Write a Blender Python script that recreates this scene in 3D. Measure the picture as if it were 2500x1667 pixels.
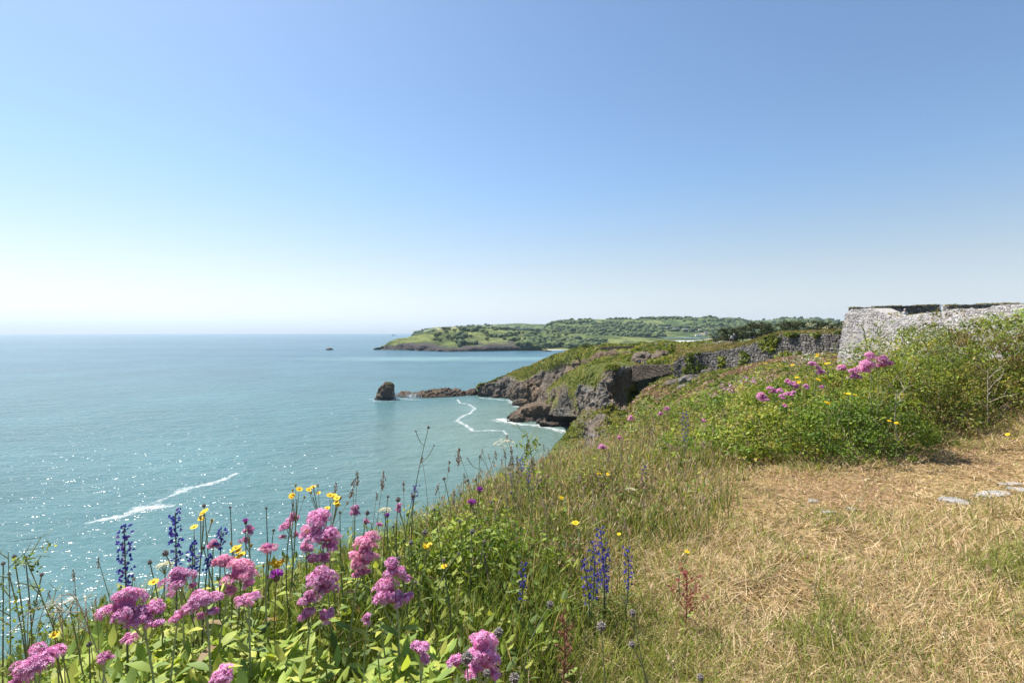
import bpy, bmesh, math, random
import numpy as np
from mathutils import Vector, Matrix, noise as mnoise

for o in list(bpy.data.objects):
    bpy.data.objects.remove(o, do_unlink=True)
sc = bpy.context.scene
COL = sc.collection
R = math.radians
rng = np.random.default_rng(7)
random.seed(7)

# ------------------------------------------------------------------ camera
F = 1250.0          # focal length in photo pixels (2500 wide)
EL = 50.0           # eye height above the sea
HY = 809.0          # photo row of the eye level
cam_d = bpy.data.cameras.new('camera')
cam_d.sensor_width = 36.0
cam_d.lens = 36.0 * F / 2500.0
cam_d.shift_y = (HY - 833.5) / 2500.0
cam_d.clip_start = 0.05
cam_d.clip_end = 60000
cam = bpy.data.objects.new('camera', cam_d)
cam.location = (0, 0, EL)
cam.rotation_euler = (R(90), 0, 0)
COL.objects.link(cam)
sc.camera = cam

# ------------------------------------------------------------------ sky, sun, exposure
SUN_EL, SUN_AZ = R(57), R(-52)      # azimuth from the view direction, negative = left
world = bpy.data.worlds.new('World')
sc.world = world
world.use_nodes = True
wn = world.node_tree
sky = wn.nodes.new('ShaderNodeTexSky')
sky.sky_type = 'NISHITA'
sky.sun_disc = False
sky.sun_elevation = SUN_EL
sky.sun_rotation = SUN_AZ
sky.altitude = 50
sky.air_density = 1.0
sky.dust_density = 0.65
sky.ozone_density = 2.0
bg = wn.nodes['Background']
bg.inputs['Strength'].default_value = 0.078
tint = wn.nodes.new('ShaderNodeMix'); tint.data_type = 'RGBA'; tint.blend_type = 'MULTIPLY'
tint.inputs[0].default_value = 1.0; tint.inputs[7].default_value = (0.95, 1.03, 1.06, 1)
wn.links.new(sky.outputs[0], tint.inputs[6]); 
# the whitish band low over the horizon, the same in every direction
def wnode(t, **kw):
    n = wn.nodes.new('ShaderNode' + t)
    for k, v in kw.items(): setattr(n, k, v)
    return n
tc = wnode('TexCoord'); sx = wnode('SeparateXYZ'); wn.links.new(tc.outputs['Generated'], sx.inputs[0])
mr = wnode('MapRange', interpolation_type='SMOOTHSTEP'); wn.links.new(sx.outputs[2], mr.inputs[0])
for k, v in ((1, 0.30), (2, 0.0), (3, 0.0), (4, 0.9)): mr.inputs[k].default_value = v
bw = wnode('RGBToBW'); wn.links.new(tint.outputs[2], bw.inputs[0])
pale = wnode('Mix', data_type='RGBA', blend_type='MULTIPLY'); pale.inputs[0].default_value = 1.0; pale.inputs[7].default_value = (0.80, 0.865, 0.945, 1)
wn.links.new(bw.outputs[0], pale.inputs[6])
lowsky = wnode('Mix', data_type='RGBA'); wn.links.new(mr.outputs[0], lowsky.inputs[0]); wn.links.new(tint.outputs[2], lowsky.inputs[6]); wn.links.new(pale.outputs[2], lowsky.inputs[7])
wn.links.new(lowsky.outputs[2], bg.inputs[0])
sun_d = bpy.data.lights.new('sun', 'SUN')
sun_d.energy = 5.0
sun_d.angle = R(0.53)
sun_d.color = (1.0, 0.955, 0.88)
sun = bpy.data.objects.new('sun', sun_d)
SUNV = Vector((math.sin(SUN_AZ) * math.cos(SUN_EL), math.cos(SUN_AZ) * math.cos(SUN_EL), math.sin(SUN_EL)))
sun.rotation_euler = SUNV.to_track_quat('Z', 'Y').to_euler()
sun.location = (-30, 20, EL + 60)
COL.objects.link(sun)
sc.view_settings.view_transform = 'Standard'
sc.view_settings.look = 'None'
sc.view_settings.gamma = 1.0
sc.view_settings.use_curve_mapping = False
sc.view_settings.exposure = 1.0
sc.cycles.max_bounces = 7
sc.cycles.diffuse_bounces = 4
sc.cycles.glossy_bounces = 2
sc.cycles.transmission_bounces = 3
sc.cycles.transparent_max_bounces = 12
sc.cycles.volume_bounces = 1
sc.cycles.caustics_reflective = False
sc.cycles.caustics_refractive = False
sc.cycles.use_denoising = True

# ------------------------------------------------------------------ helpers
def W(px, py, d):
    return np.array([(px - 1250.0) / F * d, d, EL - (py - HY) / F * d])
def S(px, py, dz=1.2):
    """point of the sea surface seen at a pixel, sunk a little"""
    d = EL * F / (py - HY)
    return (px, py + dz * F / d, d)

def tag(o, label=None, cat=None, group=None, kind=None):
    if label: o['label'] = label
    if cat: o['category'] = cat
    if group: o['group'] = group
    if kind: o['kind'] = kind
    return o
def empty(name, loc, rz=0.0, label=None, cat=None, group=None):
    o = bpy.data.objects.new(name, None)
    o.empty_display_size = 0.1
    o.location = loc
    o.rotation_euler = (0, 0, rz)
    COL.objects.link(o)
    return tag(o, label, cat, group)
def link(name, me, parent=None, loc=None, rz=None):
    o = bpy.data.objects.new(name, me)
    COL.objects.link(o)
    if parent is not None: o.parent = parent
    if loc is not None: o.location = loc
    if rz is not None: o.rotation_euler = (0, 0, rz)
    return o

def np_mesh(name, V, polys, mat=None, smooth=False, col=None, attrs=None, midx=None):
    """V (n,3); polys: one (m,k) array or a list of them; col: per-vertex rgb"""
    if not isinstance(polys, (list, tuple)): polys = [polys]
    polys = [np.asarray(p, dtype=np.int32) for p in polys if len(p)]
    V = np.asarray(V, dtype=np.float32)
    me = bpy.data.meshes.new(name)
    me.vertices.add(len(V))
    me.vertices.foreach_set('co', V.ravel())
    loops = np.concatenate([p.ravel() for p in polys])
    sizes = np.concatenate([np.full(len(p), p.shape[1], np.int32) for p in polys])
    starts = np.concatenate([[0], np.cumsum(sizes)[:-1]]).astype(np.int32)
    me.loops.add(len(loops))
    me.loops.foreach_set('vertex_index', loops)
    me.polygons.add(len(sizes))
    me.polygons.foreach_set('loop_start', starts)
    if midx is not None:
        me.polygons.foreach_set('material_index', np.asarray(midx, np.int32))
    me.update(calc_edges=True)
    me.polygons.foreach_set('use_smooth', np.full(len(sizes), bool(smooth)))
    if mat is not None:
        for m in (mat if isinstance(mat, (list, tuple)) else [mat]): me.materials.append(m)
    if col is not None:
        a = me.color_attributes.new('col', 'FLOAT_COLOR', 'POINT')
        c = np.ones((len(V), 4), np.float32); c[:, :3] = col
        a.data.foreach_set('color', c.ravel())
    for k, v in (attrs or {}).items():
        a = me.attributes.new(k, 'FLOAT', 'POINT')
        a.data.foreach_set('value', np.asarray(v, np.float32))
    return me

class MB:
    """collects vertices, faces and vertex colours"""
    def __init__(s): s.V = []; s.C = []; s.P = {}; s.n = 0
    def add(s, V, P, col=(.5, .5, .5)):
        V = np.asarray(V, float).reshape(-1, 3)
        s.V.append(V)
        c = np.asarray(col, float)
        s.C.append(np.broadcast_to(c, V.shape) if c.ndim == 1 else c)
        for p in (P if isinstance(P, list) else [P]):
            p = np.asarray(p, np.int64)
            if len(p): s.P.setdefault(p.shape[1], []).append(p + s.n)
        s.n += len(V)
        return s
    def mesh(s, name, mat, smooth=False):
        V = np.concatenate(s.V); C = np.concatenate(s.C)
        return np_mesh(name, V, [np.concatenate(p) for p in s.P.values()], mat, smooth, C)
    def obj(s, name, mat, parent=None, smooth=False, loc=None):
        return link(name, s.mesh(name, mat, smooth), parent, loc)

# ---- vectorised value noise
def _hash(ix, iy, iz):
    h = (ix * 374761393 + iy * 668265263 + iz * 2147483647 + 1274126177) & 0xFFFFFFFF
    h = ((h ^ (h >> 13)) * 1274126177) & 0xFFFFFFFF
    h = ((h ^ (h >> 16)) * 2246822519) & 0xFFFFFFFF
    return ((h ^ (h >> 15)) & 0xFFFFFF) / float(0xFFFFFF)
def vnoise(P):
    P = np.asarray(P, float)
    i = np.floor(P).astype(np.int64); f = P - i
    f = f * f * f * (f * (f * 6 - 15) + 10)
    r = 0
    for dx in (0, 1):
        wx = f[..., 0] if dx else 1 - f[..., 0]
        for dy in (0, 1):
            wy = f[..., 1] if dy else 1 - f[..., 1]
            for dz in (0, 1):
                wz = f[..., 2] if dz else 1 - f[..., 2]
                r = r + wx * wy * wz * _hash(i[..., 0] + dx, i[..., 1] + dy, i[..., 2] + dz)
    return r * 2 - 1
def fbm(P, octv=4, lac=2.03, gain=0.5, ridged=False):
    P = np.asarray(P, float); a = 1.0; s = 0; t = 0
    for k in range(octv):
        n = vnoise(P + 17.3 * k)
        if ridged: n = 1 - 2 * np.abs(n)
        s = s + a * n; t += a; a *= gain; P = P * lac
    return s / t

def lerp(a, b, t): return a + (b - a) * t
def lin(c):
    c = np.asarray(c, float) / 255.0
    return np.where(c <= 0.04045, c / 12.92, ((c + 0.055) / 1.055) ** 2.4)

# ---- node helper
class NT:
    def __init__(s, name):
        s.m = bpy.data.materials.new(name); s.m.use_nodes = True
        s.t = s.m.node_tree
        for n in list(s.t.nodes): s.t.nodes.remove(n)
        s.out = s.t.nodes.new('ShaderNodeOutputMaterial')
    def n(s, typ, **kw):
        nd = s.t.nodes.new('ShaderNode' + typ)
        for k, v in kw.items():
            if k.startswith('_'): setattr(nd, k[1:], v)
        for k, v in kw.items():
            if k.startswith('_'): continue
            k = k.replace('__', ' ')
            key = int(k[1:]) if k[0] == 'i' and k[1:].isdigit() else k
            s.set(nd.inputs[key], v)
        return nd
    def set(s, sock, v):
        if isinstance(v, bpy.types.NodeSocket): s.t.links.new(v, sock)
        elif isinstance(v, bpy.types.Node): s.t.links.new(v.outputs[0], sock)
        else:
            if isinstance(v, (tuple, list, np.ndarray)) and len(v) == 3 and sock.type == 'RGBA': v = (*[float(x) for x in v], 1)
            sock.default_value = v
    def coord(s): return s.n('NewGeometry').outputs['Position']
    def noise(s, vec, scale, detail=4, rough=0.55, dist=0.0):
        return s.n('TexNoise', Vector=vec, Scale=scale, Detail=detail, Roughness=rough, Distortion=dist).outputs[0]
    def map(s, vec, scale=(1, 1, 1), rot=(0, 0, 0), loc=(0, 0, 0)):
        return s.n('Mapping', Vector=vec, Scale=scale, Rotation=rot, Location=loc).outputs[0]
    def ramp(s, fac, stops, interp='LINEAR'):
        r = s.n('ValToRGB', Fac=fac); r.color_ramp.interpolation = interp
        e = r.color_ramp.elements
        while len(e) < len(stops): e.new(0.5)
        for el, (p, c) in zip(e, stops):
            el.position = p; el.color = (*([c] * 3 if np.isscalar(c) else c), 1)
        return r.outputs[0]
    def mix(s, fac, a, b, mode='MIX'):
        m = s.n('Mix', _data_type='RGBA', _blend_type=mode)
        s.set(m.inputs[0], fac); s.set(m.inputs[6], a); s.set(m.inputs[7], b)
        return m.outputs[2]
    def math(s, op, a, b=0.0, clamp=False):
        m = s.n('Math', _operation=op, _use_clamp=clamp)
        s.set(m.inputs[0], a); s.set(m.inputs[1], b)
        return m.outputs[0]
    def rng(s, v, a, b, c=0.0, d=1.0):
        return s.n('MapRange', Value=v, i1=a, i2=b, i3=c, i4=d).outputs[0]
    def bump(s, h, dist, strength=1.0, normal=None):
        b = s.n('Bump', Height=h, Distance=dist, Strength=strength)
        if normal is not None: s.set(b.inputs['Normal'], normal)
        return b.outputs[0]
    def done(s, sh): s.t.links.new(sh if isinstance(sh, bpy.types.NodeSocket) else sh.outputs[0], s.out.inputs[0]); return s.m
    def pbr(s, color, rough=0.9, normal=None, spec=0.25, **kw):
        p = s.n('BsdfPrincipled', **{'Base__Color': color, 'Roughness': rough, 'Specular__IOR__Level': spec}, **kw)
        if normal is not None: s.set(p.inputs['Normal'], normal)
        return p

def mat_attr(name, rough=0.85, transl=0.0, spec=0.25, var=0.0, bump=0.0, bscale=50.0):
    """colour from the 'col' vertex attribute, optional leaf translucency"""
    t = NT(name)
    c = t.n('Attribute', _attribute_name='col').outputs['Color']
    if var:
        nz = t.noise(t.coord(), bscale, 3)
        c = t.mix(1.0, c, t.ramp(nz, [(0.25, 1 - var), (0.75, 1 + var)]), 'MULTIPLY')
    nrm = t.bump(t.noise(t.coord(), bscale, 4), bump) if bump else None
    p = t.pbr(c, rough, nrm, spec)
    if not transl: return t.done(p)
    tr = t.n('BsdfTranslucent', Color=t.mix(1.0, c, (1.25, 1.25, 0.75), 'MULTIPLY'))
    return t.done(t.n('MixShader', i0=transl, i1=p.outputs[0], i2=tr.outputs[0]))

# ---- shapes
def box_vp(x0, x1, y0, y1, z0, z1):
    V = [(x0, y0, z0), (x1, y0, z0), (x1, y1, z0), (x0, y1, z0), (x0, y0, z1), (x1, y0, z1), (x1, y1, z1), (x0, y1, z1)]
    P = [(0, 3, 2, 1), (4, 5, 6, 7), (0, 1, 5, 4), (1, 2, 6, 5), (2, 3, 7, 6), (3, 0, 4, 7)]
    return np.array(V, float), np.array(P)
def tube_vp(pts, rad, n=5, cap=True):
    pts = np.asarray(pts, float); k = len(pts)
    rad = np.broadcast_to(np.asarray(rad, float), (k,))
    T = np.gradient(pts, axis=0); T /= np.linalg.norm(T, axis=1, keepdims=True) + 1e-9
    ref = np.array([0.31, 0.87, 0.12]); ref = np.where(np.abs(T @ ref)[:, None] > 0.95, [[1., 0, 0]], ref[None])
    A = np.cross(T, ref); A /= np.linalg.norm(A, axis=1, keepdims=True) + 1e-9
    B = np.cross(T, A)
    a = np.arange(n) * 2 * np.pi / n
    V = pts[:, None] + rad[:, None, None] * (np.cos(a)[None, :, None] * A[:, None] + np.sin(a)[None, :, None] * B[:, None])
    V = V.reshape(-1, 3)
    i = np.arange(k - 1)[:, None] * n; j = np.arange(n)[None]; j2 = (j + 1) % n
    P = [np.stack([i + j, i + j2, i + n + j2, i + n + j], -1).reshape(-1, 4)]
    if cap:
        P.append(np.array([list(range(n))[::-1]])); P.append(np.array([[(k - 1) * n + q for q in range(n)]]))
    return V, P
def ico(sub=1):
    bm = bmesh.new(); bmesh.ops.create_icosphere(bm, subdivisions=sub, radius=1)
    bm.verts.ensure_lookup_table()
    V = np.array([v.co[:] for v in bm.verts]); P = np.array([[v.index for v in f.verts] for f in bm.faces]); bm.free()
    return V, P
ICO = {k: ico(k) for k in (1, 2, 3, 4)}

def rot_basis(n, rnd, up=None):
    """random rotation matrices (n,3,3) columns = x,y,z axes; z along given normals if 'up' passed"""
    if up is None:
        z = rnd.normal(size=(n, 3))
    else: z = np.array(up, float)
    z = z / (np.linalg.norm(z, axis=1, keepdims=True) + 1e-9)
    r = rnd.normal(size=(n, 3))
    x = r - (r * z).sum(1, keepdims=True) * z
    x /= np.linalg.norm(x, axis=1, keepdims=True) + 1e-9
    y = np.cross(z, x)
    return np.stack([x, y, z], -1)
def scatter(tV, tP, pos, basis, scale):
    """instances of a template baked into arrays"""
    tV = np.asarray(tV, float); N = len(pos)
    scale = np.asarray(scale, float)
    if scale.ndim == 1: scale = scale[:, None]
    V = np.einsum('nij,nkj->nki', basis, tV[None] * scale[:, None, :]) + pos[:, None]
    off = (np.arange(N) * len(tV))[:, None, None]
    Ps = [ (np.asarray(p)[None] + off).reshape(-1, np.asarray(p).shape[1]) for p in (tP if isinstance(tP, list) else [tP])]
    return V.reshape(-1, 3), Ps

# ---- lofted landform: columns of (px, py, depth) rows
def resample(A, n, axis):
    A = np.moveaxis(A, axis, 0); k = len(A)
    t = np.linspace(0, k - 1, n); i = np.minimum(t.astype(int), k - 2); f = (t - i).reshape((-1,) + (1,) * (A.ndim - 1))
    Pm = A[np.maximum(i - 1, 0)]; P0 = A[i]; P1 = A[i + 1]; P2 = A[np.minimum(i + 2, k - 1)]
    m0 = 0.5 * (P1 - Pm); m1 = 0.5 * (P2 - P0)
    tt = 0.55                                  # tension keeps cliffs crisp
    m0 = m0 * tt; m1 = m1 * tt
    h = (2 * f**3 - 3 * f**2 + 1) * P0 + (f**3 - 2 * f**2 + f) * m0 + (-2 * f**3 + 3 * f**2) * P1 + (f**3 - f**2) * m1
    return np.moveaxis(h, 0, axis)
def grid_polys(nu, nv):
    i = np.arange(nu - 1)[:, None] * nv; j = np.arange(nv - 1)[None]
    return np.stack([i + j, i + nv + j, i + nv + j + 1, i + j + 1], -1).reshape(-1, 4)
def grid_normals(Pg):
    du = np.gradient(Pg, axis=0); dv = np.gradient(Pg, axis=1)
    n = np.cross(du, dv); return n / (np.linalg.norm(n, axis=-1, keepdims=True) + 1e-9)
def loft(name, cols, rock, nu, nv, mat, scale, amp_rock, amp_grass, flip=False, kind='structure', world=False, seed=0, strata=1.0):
    """cols[c][r] = (px,py,d); rock[r] or rock[c][r] = 0..1. noise 'scale' = feature size in metres"""
    C = np.array([[p if world else W(*p) for p in c] for c in cols], float)
    K = np.array(rock, float)
    if K.ndim == 1: K = np.broadcast_to(K, C.shape[:2])
    G = resample(resample(C, nu, 0), nv, 1)
    K = resample(resample(K[..., None].copy(), nu, 0), nv, 1)[..., 0].clip(0, 1)
    N = grid_normals(G)
    if flip: N = -N
    q = G / scale + seed
    qs = q * np.array([1, 1, 1 / strata])
    big = fbm(qs * 0.35 + 5, 3)
    rg = fbm(qs, 6, ridged=True, gain=0.62)
    wq = qs * 1.15 + 0.6 * np.stack([fbm(q + 1, 2), fbm(q + 50, 2), fbm(q + 90, 2)], -1)
    iq = np.floor(wq).astype(np.int64); blk = _hash(iq[..., 0], iq[..., 1], iq[..., 2]) * 2 - 1
    iq = np.floor(wq * 2.6).astype(np.int64); blk = 0.65 * blk + 0.45 * (_hash(iq[..., 0], iq[..., 1], iq[..., 2]) * 2 - 1)
    gr = fbm(q * 0.8 + 9, 4)
    K2 = (K + 0.55 * fbm(q * 0.6 + 3, 4) * (0.25 + 3 * K * (1 - K))).clip(0, 1)
    disp = K2 * amp_rock * (0.55 * rg + 0.7 * big + 0.26 * blk) + (1 - K2) * amp_grass * gr
    G = G + N * disp[..., None]
    me = np_mesh(name, G.reshape(-1, 3), grid_polys(nu, nv)[:, ::-1] if not flip else grid_polys(nu, nv), mat, True, attrs={'rock': K2.ravel()})
    o = link(name, me)
    if kind: tag(o, kind=kind)
    return o, G, N, K2
# ================================================================== materials of the setting
def mat_land(name, s, grass, rockc, bump=1.0, patch=None, patch_amt=0.5, stripes=True):
    """s = feature size in metres; grass/rockc = three colours each"""
    t = NT(name)
    p = t.coord()
    rk = t.n('Attribute', _attribute_name='rock').outputs['Fac']
    n1 = t.noise(p, 1.0 / s, 6, 0.62)
    n2 = t.noise(p, 4.5 / s, 5, 0.65)
    n3 = t.noise(p, 0.22 / s, 3, 0.5)
    g = t.ramp(n1, [(0.3, grass[0]), (0.5, grass[1]), (0.7, grass[2])])
    if patch is not None:
        pm = t.ramp(t.noise(t.map(p, (1, 0.5, 1)), 0.33 / s, 5, 0.65), [(0.46, 0.0), (0.62, 1.0)])
        g = t.mix(t.math('MULTIPLY', pm, patch_amt), g, patch)
    g = t.mix(0.75, g, t.ramp(n2, [(0.25, 0.35), (0.5, 0.95), (0.75, 1.6)]), 'MULTIPLY')
    st = t.noise(t.map(p, (1, 1, 0.28), (0.5, 0.15, 0.3)), 2.2 / s, 6, 0.7)
    ck = t.n('TexVoronoi', _feature='DISTANCE_TO_EDGE', Vector=t.n('VectorMath', _operation='ADD', i0=t.map(p, (1, 1, 0.45), (0.35, 0.2, 0.3)), i1=t.n('VectorMath', _operation='SCALE', i0=t.n('TexNoise', Vector=p, Scale=1.1 / s, Detail=4.0).outputs[1], Scale=s * 0.8).outputs[0]).outputs[0], Scale=0.75 / s).outputs['Distance']
    crk = t.rng(ck, 0.0, 0.10)
    bed = t.noise(t.map(p, (0.22, 0.22, 1.5), (0.42, 0.28, 0)), 1.3 / s, 5, 0.62)
    st = t.math('ADD', t.math('ADD', t.math('MULTIPLY', st, 0.5), t.math('MULTIPLY', bed, 0.34)), t.math('MULTIPLY', crk, 0.13))
    r = t.ramp(st, [(0.25, rockc[0]), (0.52, rockc[1]), (0.72, rockc[2])])
    r = t.mix(t.ramp(n3, [(0.42, 0.0), (0.62, 0.75)]), r, (0.185, 0.125, 0.078))
    sep = t.n('SeparateXYZ', Vector=p).outputs[2]
    wet = t.rng(sep, 0.2, 2.6, 0.85, 0.0)                   # dark tidal zone
    r = t.mix(wet, r, (0.035, 0.03, 0.026))
    fac = t.rng(t.math('ADD', rk, t.math('MULTIPLY', t.math('SUBTRACT', n2, 0.5), 0.9)), 0.36, 0.62)
    c = t.mix(fac, g, r)
    hb = t.mix(fac, n2, st)
    nrm = t.bump(hb, s * 0.35 * bump, 1.0)
    nrm = t.bump(t.noise(p, 14.0 / s, 4, 0.7), s * 0.08 * bump, 0.8, nrm)
    return t.done(t.pbr(c, 0.95, nrm, 0.15))

ROCK = ((0.055, 0.048, 0.042), (0.15, 0.135, 0.118), (0.30, 0.275, 0.245))
M_near = mat_land('dry_turf', 0.25, ((0.085, 0.062, 0.028), (0.22, 0.15, 0.072), (0.33, 0.24, 0.12)), ROCK, 0.25, (0.23, 0.135, 0.078), 0.6)
M_hill = mat_land('rough_hillside', 2.0, ((0.065, 0.085, 0.018), (0.12, 0.14, 0.032), (0.20, 0.20, 0.065)), ROCK, 0.8, (0.20, 0.125, 0.08), 0.75)
M_butt = mat_land('limestone_buttress', 2.2, ((0.065, 0.085, 0.018), (0.125, 0.145, 0.03), (0.19, 0.20, 0.055)), ((0.035, 0.030, 0.025), (0.15, 0.135, 0.115), (0.34, 0.315, 0.28)), 1.3)
M_cove = mat_land('cove_headland', 6.0, ((0.075, 0.095, 0.018), (0.15, 0.165, 0.03), (0.22, 0.21, 0.05)), ((0.03, 0.026, 0.022), (0.10, 0.087, 0.074), (0.25, 0.225, 0.195)), 0.9)
M_pale_rock = mat_land('pale_scree', 0.8, ((0.2, 0.2, 0.15), (0.25, 0.24, 0.2), (0.3, 0.29, 0.25)), ((0.16, 0.15, 0.14), (0.30, 0.285, 0.265), (0.44, 0.42, 0.40)), 0.8)
M_reef = mat_land('sea_rock', 3.0, ((0.06, 0.07, 0.02), (0.10, 0.10, 0.03), (0.16, 0.14, 0.06)), ((0.03, 0.025, 0.021), (0.092, 0.073, 0.058), (0.21, 0.175, 0.145)), 1.2)

def mat_far(name, sc_, grass, dark):
    """far farmland: fields in cells with hedges, scrub between"""
    t = NT(name)
    p = t.coord()
    rk = t.n('Attribute', _attribute_name='rock').outputs['Fac']
    pw = t.n('VectorMath', _operation='ADD', i0=p, i1=t.n('VectorMath', _operation='SCALE', i0=t.n('TexNoise', Vector=p, Scale=0.006).outputs[1], Scale=70.0).outputs[0]).outputs[0]
    pm = t.map(pw, (1, 0.55, 0))
    v1 = t.n('TexVoronoi', Vector=pm, Scale=sc_)
    v2 = t.n('TexVoronoi', _feature='DISTANCE_TO_EDGE', Vector=pm, Scale=sc_)
    cell = t.n('SeparateColor', Color=v1.outputs['Color']).outputs[0]
    fld = t.ramp(cell, [(0.0, grass[0]), (0.35, grass[1]), (0.7, grass[2]), (0.93, (0.34, 0.30, 0.13))], 'CONSTANT')
    hedge = t.ramp(v2.outputs['Distance'], [(0.02, 1.0), (0.06, 0.0)])
    scrub = t.ramp(t.noise(p, 0.012, 6, 0.68), [(0.44, 0.0), (0.56, 1.0)])
    c = t.mix(scrub, fld, dark)
    c = t.mix(hedge, c, dark)
    c = t.mix(0.6, c, t.ramp(t.noise(p, 0.12, 4, 0.65), [(0.3, 0.5), (0.7, 1.5)]), 'MULTIPLY')
    rc = t.ramp(t.noise(t.map(p, (1, 1, 2)), 0.12, 5, 0.7), [(0.3, (0.03, 0.027, 0.03)), (0.6, (0.075, 0.066, 0.062)), (0.8, (0.15, 0.13, 0.12))])
    fac = t.rng(t.math('ADD', rk, t.math('MULTIPLY', t.math('SUBTRACT', t.noise(p, 0.05, 5, 0.7), 0.5), 1.1)), 0.4, 0.62)
    c = t.mix(fac, c, rc)
    nrm = t.bump(t.noise(p, 0.09, 5, 0.7), 5.0, 1.0)
    return t.done(t.pbr(c, 1.0, nrm, 0.1))
M_far1 = mat_far('far_headland_fields', 0.0065, ((0.11, 0.14, 0.04), (0.155, 0.175, 0.055), (0.135, 0.15, 0.05)), (0.055, 0.075, 0.022))
M_far2 = mat_far('far_farmland', 0.0042, ((0.10, 0.13, 0.04), (0.145, 0.165, 0.06), (0.125, 0.145, 0.05)), (0.04, 0.065, 0.022))

# ================================================================== sea
t = NT('sea_water')
p = t.coord()
sep = t.n('SeparateXYZ', Vector=p)
d = t.n('VectorMath', _operation='LENGTH', i0=p).outputs['Value']
w_big = t.noise(t.map(p, (1, 1, 0), (0, 0, R(20))), 0.012, 5, 0.6)
band = t.noise(t.map(p, (0.25, 1.0, 0), (0, 0, R(-8))), 0.004, 4, 0.55)
col = t.ramp(band, [(0.3, (0.030, 0.088, 0.125)), (0.55, (0.040, 0.106, 0.140)), (0.75, (0.060, 0.130, 0.158))])
near = t.rng(d, 120.0, 1100.0, 1.0, 0.0)
col = t.mix(t.math('MULTIPLY', near, 0.75), col, (0.074, 0.150, 0.148))
shore = t.n('TexGradient', Vector=t.map(p, (0.0, 0.0, 0.0))).outputs[1]
# murky green water in the cove, pale sand water before the far beach
def spot(cx, cy, rx, ry):
    v = t.n('VectorMath', _operation='SUBTRACT', i0=p, i1=(cx, cy, 0)).outputs[0]
    v = t.n('VectorMath', _operation='MULTIPLY', i0=v, i1=(1 / rx, 1 / ry, 0)).outputs[0]
    v = t.n('VectorMath', _operation='ADD', i0=v, i1=t.n('VectorMath', _operation='SCALE', i0=t.n('TexNoise', Vector=p, Scale=0.02).outputs[1], Scale=0.5).outputs[0]).outputs[0]
    return t.rng(t.n('VectorMath', _operation='LENGTH', i0=v).outputs['Value'], 1.45, 0.5, 0.0, 1.0)
col = t.mix(t.math('MULTIPLY', spot(25, 300, 75, 120), 0.7), col, (0.115, 0.16, 0.13))
col = t.mix(t.math('MULTIPLY', spot(-30, 960, 230, 75), 0.75), col, (0.13, 0.235, 0.24))
col = t.mix(0.5, col, t.ramp(w_big, [(0.3, 0.7), (0.7, 1.3)]), 'MULTIPLY')
h1 = t.noise(t.map(p, (0.55, 1, 0), (0, 0, R(-15))), 0.10, 2, 0.5)      # swell
h2 = t.noise(t.map(p, (0.6, 1, 0), (0, 0, R(12))), 0.45, 2.0, 0.5)         # chop
h3 = t.noise(t.map(p, (0.8, 1, 0), (0, 0, R(30))), 0.045, 3, 0.5)
nrm = t.bump(h3, 1.6, 0.55)
nrm = t.bump(h1, 1.5, 0.8, nrm)
nrm = t.bump(h2, 0.74, 1.0, nrm)
nrm = t.bump(t.noise(t.map(p, (0.7, 1, 0), (0, 0, R(-25))), 1.7, 1.0, 0.5), 0.14, 1.0, nrm)
fr = t.n('Fresnel', IOR=1.33); t.set(fr.inputs['Normal'], nrm)
fac = t.rng(fr.outputs[0], 0.02, 0.80, 0.013, 0.40)
dfs = t.n('BsdfDiffuse', Color=col); t.set(dfs.inputs['Normal'], t.bump(h2, 0.9, 1.0, t.bump(h1, 2.2, 1.0)))
gls = t.n('BsdfGlossy', Color=(1, 1, 1), Roughness=0.19); t.set(gls.inputs['Normal'], nrm)
wp = t.n('MixShader', i0=fac, i1=dfs.outputs[0], i2=gls.outputs[0])
M_sea = t.done(wp)
na = 96
rr = np.array([0.0, 60, 150, 300, 600, 1200, 2500, 5000, 8000, 12000])
aa = np.arange(na) * 2 * np.pi / na
V = [(0, 0, 0)] + [(r * math.cos(a), r * math.sin(a), 0) for r in rr[1:] for a in aa]
P4 = []; P3 = [(0, 1 + j, 1 + (j + 1) % na) for j in range(na)]
for k in range(len(rr) - 2):
    for j in range(na):
        a0 = 1 + k * na; a1 = a0 + na
        P4.append((a0 + j, a1 + j, a1 + (j + 1) % na, a0 + (j + 1) % na))
tag(link('sea', np_mesh('sea', V, [np.array(P3), np.array(P4)], M_sea)), kind='structure')

# ================================================================== clifftop where the camera stands
FLD = lambda X, Y: (X / (Y + 2.5), np.log(Y + 2.5))
CP = []
def cp(px, *dz):
    for d_, z_ in dz: CP.append(((px - 1250) / F * d_, d_, z_))
cp(-2500, (0.9, -1.55), (1.6, -2.3), (3, -6), (8, -22), (20, -46), (40, -53))
cp(-600, (1.0, -1.42), (1.7, -1.48), (2.2, -1.9), (3.0, -4.0), (5, -10), (15, -36), (30, -52), (60, -53))
cp(300, (1.2, -1.40), (2.1, -1.42), (2.6, -1.55), (3.6, -3.4), (7, -10), (15, -28), (30, -50), (60, -53))
cp(800, (1.5, -1.40), (3.0, -1.45), (3.6, -1.7), (5, -3.6), (9, -10), (20, -27), (36, -48), (60, -53), (110, -53))
cp(1150, (1.5, -1.40), (3.5, -1.43), (4.6, -1.55), (5.4, -1.9), (8, -4.0), (14, -10), (25, -20), (42, -36), (60, -50), (110, -53))
cp(1330, (2, -1.40), (4, -1.42), (5.2, -1.52), (6.2, -1.72), (7.2, -2.1), (10, -3.8), (20, -10), (38, -19), (52, -24), (75, -38), (110, -50))
cp(1500, (2, -1.40), (4, -1.42), (7, -1.62), (9, -2.0), (12, -3.0), (20, -6), (40, -11.5), (60, -16), (80, -20), (105, -19), (125, -25))
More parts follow.
